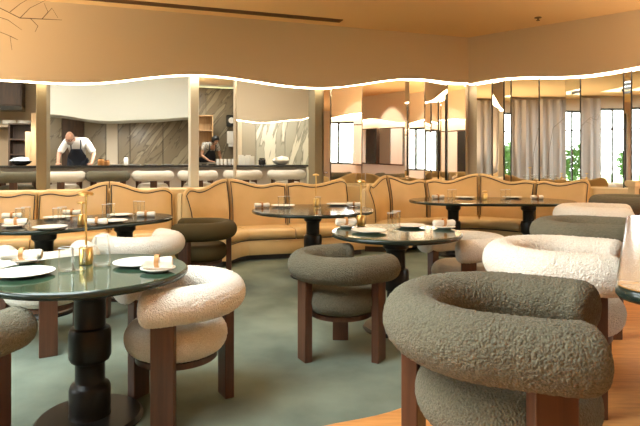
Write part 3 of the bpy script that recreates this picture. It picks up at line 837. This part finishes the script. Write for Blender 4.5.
# white hood with a wavy lower edge
hp = []
hood_px = [(44, 114), (108, 121), (150, 119.5), (196, 117)]
for i in range(33):
    px = 43 + (193 - 43) * i / 32; p = on1(px, 3.3); hp.append((p, CH + (HZ - interp(hood_px, px)) * p.y / F))
def wavy_box(name, pts, t, m, z1):
    v = []; f = []; n = len(pts); b0 = pts[0][0]
    r = empty(name, (b0.x, b0.y, pts[0][1]))
    for p, z in pts:
        q = p + t; v += [(p.x - b0.x, p.y - b0.y, z - r.location.z), (q.x - b0.x, q.y - b0.y, z - r.location.z), (q.x - b0.x, q.y - b0.y, z1 - r.location.z), (p.x - b0.x, p.y - b0.y, z1 - r.location.z)]
    for i in range(n - 1):
        for k in range(4): f.append((i * 4 + k, i * 4 + (k + 1) % 4, (i + 1) * 4 + (k + 1) % 4, (i + 1) * 4 + k))
    f += [(0, 1, 2, 3), (4 * n - 4, 4 * n - 3, 4 * n - 2, 4 * n - 1)]
    mesh_obj('shell', v, f, m, r, angle=60); return r, b0
hood, b0 = wavy_box('kitchen_hood', hp, N1 * 0.9, M_hood, 3.395)
tag(hood, 'broad white canopy hood with a curved lower edge over the kitchen', 'hood')
# inner taupe bulkhead with glowing lower edge in the right opening
ip = []
ib_px = [(232, 119.5), (262, 122.5), (300, 119.5), (322, 113)]
for i in range(25):
    px = 236 + (320 - 236) * i / 24; p = on1(px, 3.1); ip.append((p, CH + (HZ - interp(ib_px, px)) * p.y / F))
wave_bulkhead('wall_kitchen_bulkhead', ip, N1 * 0.12, 'led_strip')

# counter
ca = on1(-60, 2.6); cb = on1(311, 2.6); cl = (cb - ca).length
ct = empty('kitchen_counter', (ca.x, ca.y, KF), math.atan2(E1.y, E1.x))
bevel(MB().box(0, cl, 0, 0.65, 0.742, 0.78).build('counter_top', M_black, ct, smooth=False), 0.004)
MB().box(0.02, cl - 0.02, 0.22, 0.63, 0, 0.742).build('counter_body', M_pale, ct, smooth=False)
nP = 9
for k in range(nP):
    w = (cl - 0.04) / nP
    bevel(MB().box(0.02 + k * w + 0.006, 0.02 + (k + 1) * w - 0.006, 0.205, 0.22, 0.06, 0.72).build('front_panel', M_pale, ct, smooth=False), 0.003)
tag(ct, 'long kitchen counter with black top behind the openings', 'counter')
CZ = KF + 0.781
def ck(px, o): return on1(px, o)
# things on the counter
def on_counter(px, o=2.55): p = on1(px, o + 0.3); return p.x, p.y, CZ
for k, (px, o) in enumerate([(134, 2.5), (151, 2.45), (168, 2.5), (184, 2.45), (117, 2.5)]):
    x, y, z = on_counter(px, o)
    for j in range(1):
        plate(x, y, z, 0.13, ['white plate on the kitchen counter, second from the bald chef', 'white plate on the kitchen counter, third from the bald chef', 'white plate on the kitchen counter, fourth from the bald chef', 'white plate on the kitchen counter nearest the pale jamb', 'white plate on the kitchen counter nearest the bald chef'][k])
def jar(px, o, h, r, m, label, cat='jar', name='jar'):
    x, y, z = on_counter(px, o); e = empty(name, (x, y, z))
    MB().lathe([(0, 0), (r * 0.9, 0), (r, 0.01), (r, h * 0.72), (r * 0.72, h * 0.82), (r * 0.72, h * 0.9), (0, h * 0.9)], 24).build('body', m, e)
    MB().lathe([(0, h * 0.9), (r * 0.76, h * 0.9), (r * 0.76, h), (0, h)], 24).build('lid', M_black, e)
    tag(e, label, cat)
M_amber = mat('amber_glaze', (0.45, 0.20, 0.05), 0.3)
jar(101, 2.7, 0.13, 0.06, M_amber, 'amber jar on the counter right of the bald chef')
jar(107, 2.8, 0.10, 0.05, M_tan, 'squat tan jar beside the amber jar on counter')
jar(126, 2.85, 0.17, 0.04, M_china, 'white bottle-shaped jar standing on the kitchen counter')
jar(250, 2.8, 0.19, 0.05, M_black, 'black jar behind the white cards on the counter')
jar(262, 2.7, 0.14, 0.075, M_black, 'dark pot on counter left of the linen bowl', 'pot', 'pot')
# menu cards standing in a rack
for k in range(4):
    x, y, z = on_counter(241 + 3.6 * k, 2.62)
    o = MB().box(-0.07, 0.07, -0.006, 0.006, 0, 0.2 - 0.02 * (k % 2)).build('menu_card', M_china, smooth=False)
    o.location = (x, y, z); o.rotation_euler = (0, 0, math.atan2(E1.y, E1.x) + R(35))
    tag(o, ['first upright white card from the divider on counter', 'second upright white card from the divider on counter', 'third upright white card from the divider on counter', 'last upright white card next to the dark pot'][k], 'card', 'white cards on the counter')
def bowl(px, o, r, h, m, label, fill=None):
    x, y, z = on_counter(px, o); e = empty('bowl', (x, y, z))
    MB().lathe([(0, 0), (r * 0.4, 0), (r * 0.8, h * 0.45), (r, h), (r * 0.95, h), (r * 0.74, h * 0.5), (0, h * 0.2)], 32).build('body', m, e)
    tag(e, label, 'bowl')
    if fill:
        mb = MB().lathe([(0, h * 0.25), (r * 0.7, h * 0.6), (r * 0.85, h * 1.0), (r * 0.6, h * 1.5), (0.1 * r, h * 1.8), (0, h * 1.8)], 28)
        for p in mb.v: p += Vector((p.x, p.y, (p.z - h) * 1.2)) * 0.35 * noise.noise(p * 18)
        c = mb.build('linen_heap', fill); c.location = (x, y, z + 0.004)
        tag(c, 'crumpled white linen heaped in the ' + label.split(' on ')[0], 'linen')
bowl(281, 2.6, 0.19, 0.09, M_china, 'pale bowl on the counter under the grey marble', M_linen)
bowl(21, 2.6, 0.18, 0.08, M_black, 'dark bowl on the counter left of the pilaster', mat('blue_white_cotton', (0.55, 0.62, 0.66), 0.9))
for k in range(5):
    p = on1(218 + 3.8 * k, 2.85)
    o = MB().lathe([(0, 0), (0.024, 0), (0.030, 0.05), (0.031, 0.12), (0.029, 0.12), (0.027, 0.05), (0.02, 0.008), (0, 0.008)], 20).build('cup', M_china)
    o.location = (p.x, p.y, CZ)
    tag(o, ['first', 'second', 'third', 'fourth', 'fifth'][k] + ' white cup from the cook on the counter', 'cup', 'white cups on the counter')

# far kitchen: shelf, wall box, towel dispenser, pan
def shelf_unit(px, o, w, h, m, label, n, ang=None, dep=0.3):
    p = on1(px, o); r = empty('shelf_unit', (p.x, p.y, KF), math.atan2(E1.y, E1.x))
    MB().box(-w / 2, -w / 2 + 0.03, 0, dep, 0, h).build('side_panel', m, r, smooth=False)
    MB().box(w / 2 - 0.03, w / 2, 0, dep, 0, h).build('side_panel', m, r, smooth=False)
    MB().box(-w / 2 + 0.03, w / 2 - 0.03, dep - 0.02, dep, 0, h).build('back_panel', m, r, smooth=False)
    for k in range(n): z = 0.05 + (h - 0.08) * k / (n - 1); MB().box(-w / 2 + 0.03, w / 2 - 0.03, 0, dep - 0.02, z, z + 0.03).build('shelf', m, r, smooth=False)
    tag(r, label, 'shelf'); return r
shelf_unit(203, 6.9, 0.55, 2.1, M_oak, 'oak shelf unit behind the dark-haired cook', 6)
shelf_unit(20, 4.3, 0.42, 1.62, M_darkwood, 'tall dark wooden shelf unit at the far left', 6)
q = on1(230.5, 7.5); wb_ = empty('wall_speaker', (q.x, q.y, 2.25), math.atan2(E1.y, E1.x))
bevel(MB().box(-0.13, 0.13, -0.16, 0.0, 0, 0.32).build('housing', M_black, wb_, smooth=False), 0.01)
MB().lathe([(0, 0), (0.08, 0), (0.085, 0.01), (0, 0.012)], 24).build('cone', M_china, wb_).matrix_local = Matrix.Translation((0, -0.161, 0.17)) @ Matrix.Rotation(PI / 2, 4, 'X')
tag(wb_, 'black wall speaker with a pale cone on far marble', 'speaker')
td = empty('towel_dispenser', (q.x, q.y, 1.72), math.atan2(E1.y, E1.x))
bevel(MB().box(-0.11, 0.13, -0.14, 0.0, 0.04, 0.4).build('housing', M_china, td, smooth=False), 0.02)
MB().box(-0.07, 0.09, -0.12, -0.04, -0.04, 0.045).build('paper', M_shirt, td, smooth=False)
tag(td, 'white towel dispenser on the marble below the speaker', 'dispenser')
# left opening: cupboard, shelf board, wooden panel
q = on1(2, 4.7); cb_ = empty('wall_cupboard', (q.x, q.y, 2.33), math.atan2(E1.y, E1.x))
MB().box(-0.9, 0.36, 0.0, 0.4, 0, 0.09).build('valance', M_black, cb_, smooth=False)
MB().box(-0.9, 0.36, 0.0, 0.4, 0.09, 0.9).build('body', M_darkwood, cb_, smooth=False)
for k in range(2): bevel(MB().box(-0.88 + 0.62 * k, -0.28 + 0.62 * k, -0.02, 0.0, 0.11, 0.88).build('door', M_darkwood, cb_, smooth=False), 0.004)
tag(cb_, 'dark wooden wall cupboard at the far left of the kitchen', 'cupboard')
q = on1(6, 4.75); sb = empty('wall_shelf', (q.x, q.y, 1.98), math.atan2(E1.y, E1.x))
MB().box(-0.9, 0.42, 0, 0.4, 0, 0.05).build('board', M_cream, sb, smooth=False)
MB().box(-0.9, -0.86, 0.02, 0.4, -0.12, 0).build('bracket', M_edge, sb, smooth=False); MB().box(0.34, 0.38, 0.02, 0.4, -0.12, 0).build('bracket', M_edge, sb, smooth=False)
tag(sb, 'cream shelf board under the dark cupboard', 'shelf')
for k in range(4):
    o = MB().lathe([(0, 0), (0.1, 0), (0.13, 0.03), (0.13, 0.1), (0.12, 0.1), (0.11, 0.03), (0, 0.02)], 24).build('shelf_bowl', M_china)
    p = Vector((q.x, q.y)) + E1 * (-0.15 + 0.16 * k - 0.2 * (k > 1) * 0) + N1 * 0.2
    p = Vector((q.x, q.y)) + E1 * (-0.56 + 0.29 * k) + N1 * 0.2
    o.location = (p.x, p.y, 2.031)
    tag(o, ['first', 'second', 'third', 'fourth'][k] + ' white bowl from left on the cream shelf board', 'bowl', 'white bowls on the shelf board')
q = on1(31, 3.6); wp = empty('folding_screen', (q.x, q.y, KF), math.atan2(E1.y, E1.x))
bevel(MB().box(-0.1, 0.0, 0, 0.03, 0, 1.42).build('panel', M_oak, wp, smooth=False), 0.004)
o = bevel(MB().box(0.0, 0.1, 0, 0.03, 0, 1.78).build('panel', M_oak, wp, smooth=False), 0.004); o.rotation_euler = (0, 0, R(-25))
tag(wp, 'narrow oak folding panel standing left of the pilaster', 'screen')

# ------------------------------------------------------------------ cooks
def skin(name, verts, edges, m, parent, root=0, sub=2):
    me = bpy.data.meshes.new(name)
    me.from_pydata([v[:3] for v in verts], edges, [])
    o = bpy.data.objects.new(name, me); COL.objects.link(o); o.parent = parent
    me.skin_vertices or None
    bm = bmesh.new(); bm.from_mesh(me); lay = bm.verts.layers.skin.verify()
    for v, s in zip(bm.verts, verts):
        r = s[3]; v[lay].radius = (r if isinstance(r, tuple) else (r, r)); v[lay].use_root = (v.index == root)
    bm.to_mesh(me); bm.free()
    me.materials.append(m)
    o.modifiers.new('skin', 'SKIN').use_smooth_shade = True
    sb = o.modifiers.new('sub', 'SUBSURF'); sb.levels = sub; sb.render_levels = sub
    return o

def head_mesh(m, parent, c, tilt, turn=0.0):
    # egg-shaped head with brow, eye hollows, nose, mouth and ears; local face towards -y
    mb = MB(); nu, nv = 36, 28; v = []; f = []
    for j in range(nv + 1):
        th = PI * j / nv
        for i in range(nu):
            ph = 2 * PI * i / nu
            x = math.sin(th) * math.sin(ph); y = -math.sin(th) * math.cos(ph); z = math.cos(th)
            w = 0.076 * (1 - 0.20 * max(0, -z) ** 1.5); dp = 0.096 * (1 - 0.08 * max(0, -z)); hh = 0.122
            p = Vector((x * w, y * dp, z * hh))
            if y < 0:
                fz = lambda a, s: math.exp(-((z - a) / s) ** 2); fx = lambda a, s: math.exp(-((x - a) / s) ** 2)
                p.y -= 0.020 * fz(-0.18, 0.18) * fx(0, 0.16) + 0.006 * fz(0.18, 0.1) * fx(0, 0.6)
                p.y += 0.010 * fz(0.0, 0.11) * (fx(0.38, 0.17) + fx(-0.38, 0.17))
                p.y -= 0.007 * fz(-0.50, 0.07) * fx(0, 0.28) - 0.005 * fz(-0.57, 0.03) * fx(0, 0.28)
                p.y -= 0.010 * fz(-0.85, 0.14) * fx(0, 0.3)
            v.append(p)
    for j in range(nv):
        for i in range(nu): f.append((j * nu + i, j * nu + (i + 1) % nu, (j + 1) * nu + (i + 1) % nu, (j + 1) * nu + i))
    mb.add(v, f)
    for s in (-1, 1):
        ear = MB().lathe([(0, -0.03), (0.012, -0.026), (0.018, 0), (0.014, 0.022), (0, 0.028)], 12)
        mb.add([(s * 0.076 + p.x * 0.5, 0.012 + p.y, p.z - 0.01) for p in ear.v], ear.f)
    h = mb.build('head', m, parent, angle=80)
    h.location = c; h.rotation_euler = (tilt, 0, turn)
    return h

def hand_graph(V, E, wrist, idx, d, down, side):
    # palm and five fingers added to a skin graph; d: pointing, down: palm normal, side: towards the thumb
    d = d.normalized(); side = side.normalized(); down = down.normalized()
    def add(p, r, par): V.append((p.x, p.y, p.z, r)); E.append((par, len(V) - 1)); return len(V) - 1
    palm = wrist + d * 0.05; pi_ = add(palm, (0.034, 0.017), idx)
    kn = wrist + d * 0.088
    for k, (off, L) in enumerate(((0.027, 0.066), (0.009, 0.076), (-0.010, 0.070), (-0.027, 0.054))):
        b = kn + side * off; a0 = add(b, 0.0105, pi_)
        m1 = b + d * L * 0.55 + down * 0.006; a1 = add(m1, 0.009, a0)
        a2 = add(m1 + d * L * 0.45 + down * 0.016, 0.0075, a1)
    t0 = add(wrist + d * 0.035 + side * 0.036, 0.012, pi_)
    t1 = add(wrist + d * 0.066 + side * 0.058 + down * 0.006, 0.0095, t0)
    add(wrist + d * 0.09 + side * 0.062 + down * 0.012, 0.008, t1)

def cook(label, base, rz, style, head_tilt, head_turn):
    # local frame: -y is forward (towards the counter), z up from the floor
    root = empty('person', base, rz)
    V = lambda *a: Vector(a)
    hipz = 0.90; sh_y, sh_z = -0.20, 1.27
    if style == 'lean':
        hands = [V(-0.29, -0.50, 0.83), V(0.30, -0.46, 0.83)]; elb = [V(-0.31, -0.27, 1.02), V(0.33, -0.24, 1.02)]
        hd = V(-0.10, -0.37, 1.335)
    else:
        hands = [V(-0.16, -0.46, 0.84), V(0.17, -0.46, 0.84)]; elb = [V(-0.27, -0.20, 1.00), V(0.27, -0.20, 1.00)]
        hd = V(0.05, -0.34, 1.385)
    sh = [V(-0.175, sh_y, sh_z), V(0.175, sh_y, sh_z)]
    hip = [V(-0.10, 0.02, hipz - 0.05), V(0.10, 0.02, hipz - 0.05)]
    nk_ = V(hd.x * 0.45, -0.245, 1.32)
    # body: one continuous skin surface
    vb = [(0, 0.02, hipz, (0.15, 0.11)), (0, -0.04, 1.02, (0.14, 0.105)), (0, -0.12, 1.14, (0.155, 0.11)), (0, -0.19, 1.245, (0.13, 0.09)),
          (nk_.x, nk_.y, nk_.z, 0.056), (hd.x * 0.9, hd.y + 0.05, hd.z - 0.055, 0.05)]
    eb = [(0, 1), (1, 2), (2, 3), (3, 4), (4, 5)]
    for s in (0, 1):
        vb.append((*sh[s], 0.066)); i = len(vb) - 1; eb.append((3, i))
        vb.append((*elb[s], 0.043)); eb.append((i, i + 1))
        w = hands[s]; fore = (w - elb[s]).normalized(); wr = w - fore * 0.01
        vb.append((*wr, 0.026)); eb.append((i + 1, i + 2))
        d = V(fore.x, fore.y, 0).normalized()
        side = V(-d.y, d.x, 0) * (1 if s == 0 else -1)
        if side.x * (1 if s == 0 else -1) < 0: side = -side
        hand_graph(vb, eb, wr, i + 2, d, V(0, 0, -1), side)
    for s in (0, 1):
        sx = -1 if s == 0 else 1
        vb.append((*hip[s], 0.095)); i = len(vb) - 1; eb.append((0, i))
        vb.append((sx * 0.11, 0.0, 0.48, 0.062)); eb.append((i, i + 1))
        vb.append((sx * 0.115, 0.03, 0.09, 0.042)); eb.append((i + 1, i + 2))
        vb.append((sx * 0.12, -0.03, 0.045, 0.040)); eb.append((i + 2, i + 3))
        vb.append((sx * 0.125, -0.15, 0.035, 0.033)); eb.append((i + 3, i + 4))
    skin('body', vb, eb, M_skin, root)
    head_mesh(M_skin, root, hd, head_tilt, head_turn)
    # shirt
    m_sh = M_shirt if style == 'lean' else M_print
    vs_ = [(0, 0.02, hipz + 0.0, (0.168, 0.125)), (0, -0.04, 1.02, (0.16, 0.122)), (0, -0.12, 1.14, (0.172, 0.126)), (0, -0.185, 1.245, (0.150, 0.104)), (nk_.x * 0.8, nk_.y + 0.012, nk_.z - 0.018, 0.070)]
    es_ = [(0, 1), (1, 2), (2, 3), (3, 4)]
    for s in (0, 1):
        vs_.append((*sh[s], 0.084)); i = len(vs_) - 1; es_.append((3, i))
        m = sh[s].lerp(elb[s], 0.62); vs_.append((*m, 0.070)); es_.append((i, i + 1))
        if style == 'lean': m = sh[s].lerp(elb[s], 0.95); vs_.append((*m, 0.066)); es_.append((i + 1, i + 2))
    skin('shirt', vs_, es_, m_sh, root)
    # trousers
    vt = [(0, 0.02, hipz - 0.01, (0.165, 0.122))]; et = []
    for s in (0, 1):
        sx = -1 if s == 0 else 1
        vt.append((*hip[s], 0.112)); i = len(vt) - 1; et.append((0, i))
        vt.append((sx * 0.11, 0.0, 0.48, 0.078)); et.append((i, i + 1)); vt.append((sx * 0.115, 0.03, 0.08, 0.066)); et.append((i + 1, i + 2))
    skin('trousers', vt, et, M_navy, root)
    # apron: thick curved sheet over the front, with straps
    v = []; f = []; rows = [(1.12, -0.305, 0.10), (1.06, -0.265, 0.125), (1.00, -0.225, 0.165), (0.88, -0.150, 0.19), (0.70, -0.135, 0.20), (0.50, -0.12, 0.20)]
    nx = 9
    for layer in (0, 0.012):
        for z, y, w in rows:
            for k in range(nx):
                t = 2 * k / (nx - 1) - 1; v.append((w * t, y + layer + 0.06 * t * t, z))
    nr = len(rows); off = nr * nx
    for r_ in range(nr - 1):
        for k in range(nx - 1):
            a = r_ * nx + k; f += [(a, a + 1, a + nx + 1, a + nx), (off + a, off + a + nx, off + a + nx + 1, off + a + 1)]
    for k in range(nx - 1): f += [(k, off + k, off + k + 1, k + 1), ((nr - 1) * nx + k, (nr - 1) * nx + k + 1, off + (nr - 1) * nx + k + 1, off + (nr - 1) * nx + k)]
    for r_ in range(nr - 1):
        a = r_ * nx; f += [(a, a + nx, off + a + nx, off + a)]; a += nx - 1; f += [(a, off + a, off + a + nx, a + nx)]
    ap = mesh_obj('apron', v, f, M_navy, root, angle=60)
    for sx in (-1, 1):
        MB().tube([(sx * 0.085, -0.300, 1.11), (sx * 0.09, -0.318, 1.20), (sx * 0.09, -0.315, 1.27), (sx * 0.085, -0.24, 1.345), (sx * 0.06, -0.17, 1.345)], 0.012, 8).build('strap', M_navy, ap)
    # head details
    H = Matrix.Translation(hd) @ Matrix.Rotation(head_turn, 4, 'Z') @ Matrix.Rotation(head_tilt, 4, 'X')
    def onhead(mb, name, m):
        mb.v = [H @ p for p in mb.v]; return mb.build(name, m, root, angle=80)
    for sx in (-1, 1):
        e = MB().lathe([(0, -0.011), (0.009, -0.007), (0.011, 0), (0.009, 0.007), (0, 0.011)], 12); e.v = [p + V(sx * 0.029, -0.082, 0.0) for p in e.v]
        onhead(e, 'eye', M_china)
    if style == 'lean':
        g = MB()
        for sx in (-1, 1):
            g.tube([(sx * 0.031 + 0.024 * math.cos(a), -0.105, 0.0 + 0.018 * math.sin(a)) for a in [2 * PI * k / 20 for k in range(20)]], 0.0035, 6, closed=True)
            g.tube([(sx * 0.055, -0.104, 0.004), (sx * 0.076, -0.06, 0.006), (sx * 0.080, 0.01, 0.004)], 0.003, 6)
        g.tube([(-0.008, -0.108, 0.004), (0, -0.112, 0.007), (0.008, -0.108, 0.004)], 0.003, 6)
        onhead(g, 'glasses', M_black)
        b = MB().lathe([(0, -0.135), (0.035, -0.128), (0.058, -0.10), (0.066, -0.06), (0.064, -0.045), (0, -0.045)], 24)
        b.v = [V(p.x, p.y * 1.25 - 0.022, p.z) for p in b.v]
        onhead(b, 'beard', M_beard)
        c = MB().lathe([(0.074, -0.02), (0.080, 0.0), (0.081, 0.03), (0.076, 0.05), (0.070, 0.045), (0.070, -0.02)], 28)
        c.v = [V(p.x, max(p.y * 1.27, -0.02), p.z) for p in c.v]
        onhead(c, 'hair', M_beard)
    else:
        c = MB().lathe([(0.070, -0.055), (0.086, -0.03), (0.089, 0.03), (0.082, 0.085), (0.05, 0.125), (0.02, 0.136), (0, 0.137)], 28)
        for p in c.v:
            p.y *= 1.22
            if p.y < -0.05 and p.z < 0.055: p.y = -0.05 + (p.y + 0.05) * 0.1
            p += Vector((p.x, p.y, p.z)) * 0.25 * noise.noise(p * 30)
        onhead(c, 'hair', M_hair)
    return tag(root, label, 'person')
p = on1(78, 3.50)
cook('person in white shirt and dark apron with glasses, leaning on the counter', (p.x, p.y, KF), math.atan2(E1.y, E1.x) - R(2), 'lean', R(30), R(-6)).scale = (0.96, 0.96, 0.97)
p = ray(207, 14.3)
wt = empty('prep_table', (p.x + 0.36, p.y - 0.46, KF), R(40))
bevel(MB().box(-0.42, 0.42, -0.22, 0.22, 0.78, 0.82).build('table_top', M_steel, wt, smooth=False), 0.004)
for sx in (-0.38, 0.38):
    for sy in (-0.18, 0.18): MB().box(sx - 0.02, sx + 0.02, sy - 0.02, sy + 0.02, 0, 0.78).build('leg', M_steel, wt, smooth=False)
tag(wt, 'steel work table before the dark-haired cook', 'table')
cook('dark-haired person in grey patterned shirt looking down at work', (p.x, p.y, KF), R(40), 'work', R(36), R(10))

# ------------------------------------------------------------------ dry branches reaching in at the upper left
vp = Vector((-3.35, 4.2))
br = empty('branch_vase', (vp.x, vp.y, 0))
MB().lathe([(0, 0), (0.13, 0), (0.17, 0.1), (0.2, 0.3), (0.17, 0.5), (0.09, 0.62), (0.1, 0.68), (0.085, 0.68), (0.075, 0.62), (0.12, 0.4), (0, 0.1)], 36).build('vase', M_pale, br)
def bpt(px, py, d=4.2): return Vector(((px - 320) / F * d - vp.x, d - vp.y, CH + (HZ - py) * d / F))
main = [(0.01, 0, 0.3), (0.03, 0, 0.8), (0.12, 0.02, 1.5), bpt(-70, 40), bpt(-30, 22), bpt(0, 8), bpt(20, 18), bpt(42, 19), bpt(62, 20)]
MB().tube(main, [0.010, 0.009, 0.007, 0.006, 0.005, 0.004, 0.0035, 0.003, 0.0015], 6).build('branch', M_bark, br)
subs = [[bpt(10, 12), bpt(20, 4), bpt(30, -2)], [bpt(20, 18), bpt(30, 8), bpt(46, 0)], [bpt(42, 19), bpt(52, 8), bpt(58, 18)], [bpt(-30, 22), bpt(-5, 30), bpt(10, 36), bpt(12, 50)],
        [bpt(10, 36), bpt(18, 40)], [bpt(30, 18), bpt(38, 26), bpt(35, 32)], [bpt(-10, 14), bpt(8, 20), bpt(22, 30)], [bpt(42, 19), bpt(48, 12), bpt(44, 3)]]
for s in subs: MB().tube(s, [0.0028 - 0.0014 * k / (len(s) - 1) for k in range(len(s))], 5).build('twig', M_bark, br)
tag(br, 'thin bare dry branches reaching in at the upper left', 'branches')

# ------------------------------------------------------------------ what the mirrors see: curtains, right side, garden
def curtain(x, y0, y1, label):
    v = []; f = []; n = 60
    for k in range(n):
        y = y0 + (y1 - y0) * k / (n - 1); dx = 0.05 * math.sin(k * 0.9) + 0.02 * math.sin(k * 2.3)
        v += [(x + dx, y, 0.02), (x + dx, y, 3.3), (x + dx + 0.012, y, 3.3), (x + dx + 0.012, y, 0.02)]
    for k in range(n - 1):
        for j in range(4): f.append((k * 4 + j, k * 4 + (j + 1) % 4, k * 4 + 4 + (j + 1) % 4, k * 4 + 4 + j))
    f += [(0, 1, 2, 3), (4 * n - 4, 4 * n - 3, 4 * n - 2, 4 * n - 1)]
    o = mesh_obj('curtain', v, f, M_curtain, None, angle=60); tag(o, label, 'curtain', 'grey curtains by the garden windows')
curtain(-5.05, 2.35, 4.9, 'wide grey curtain drawn beside the garden windows')
# right-hand side wall: bulkhead with LED and pale cabinet doors in dark wood
pts = [(Vector((7.2, 4.6 - 9.4 * i / 30)), 2.45 + 0.1 * math.sin(i * 0.5)) for i in range(31)]
wave_bulkhead('wall_side_bulkhead', pts, Vector((0.15, 0)), 'led_strip')
for k in (0, 2, 3, 4):
    y = 4.0 - 1.5 * k
    cbn = empty('wall_cabinet', (7.19, y, 0.9))
    MB().box(0, 0.2, -0.65, 0.65, 0, 1.3).build('body', M_darkwood, cbn, smooth=False)
    for s in (-1, 1): bevel(MB().box(-0.02, 0.0, 0.325 * s - 0.31, 0.325 * s + 0.31, 0.04, 1.26).build('door', [M_china, M_black, M_steel][(k + (s + 1) // 2) % 3], cbn, smooth=False), 0.004)
    tag(cbn, ['first', '', 'second', 'third', 'fourth'][k] + ' wall cabinet from the corner mirrors on the right side wall', 'cabinet', 'cabinets on the side wall')
struct(MB().box(-40, 30, -40, 30, -0.35, -0.14).build('ground_garden', M_lawn, smooth=False))
def shrub(x, y, h, r, label, seed):
    rnd = random.Random(seed); root = empty('garden_shrub', (x, y, -0.14))
    MB().tube([(0, 0, 0), (0.03, 0.02, h * 0.3), (-0.02, 0.03, h * 0.6)], [0.06, 0.05, 0.03], 8).build('stem', M_bark, root)
    v = []; f = []
    for k in range(1500):
        d = Vector((rnd.gauss(0, 1), rnd.gauss(0, 1), rnd.gauss(0, 1))).normalized() * (0.6 + 0.4 * rnd.random())
        c = Vector((d.x * r, d.y * r, h * 0.58 + d.z * h * 0.42)); a = Vector((rnd.gauss(0, 1), rnd.gauss(0, 1), rnd.gauss(0, 1))).normalized(); b = a.orthogonal().normalized()
        n = len(v); s = 0.11 + 0.06 * rnd.random(); v += [c - a * s, c + b * s * 0.45, c + a * s, c - b * s * 0.45]; f += [(n, n + 1, n + 2, n + 3)]
    o = mesh_obj('foliage', v, f, M_leaf, root, smooth=False); o['kind'] = 'stuff'
    tag(root, label, 'shrub', 'shrubs in the garden')
for k, (x, y, h, r) in enumerate([(-11, -3.5, 2.2, 1.3), (-12, 0.2, 1.8, 1.4), (-10.5, 3.2, 2.4, 1.2), (-13, -6.5, 2.8, 1.6)]):
    shrub(x, y, h, r, ['broad', 'low', 'tall', 'largest'][k] + ' leafy garden shrub outside the windows', 30 + k)
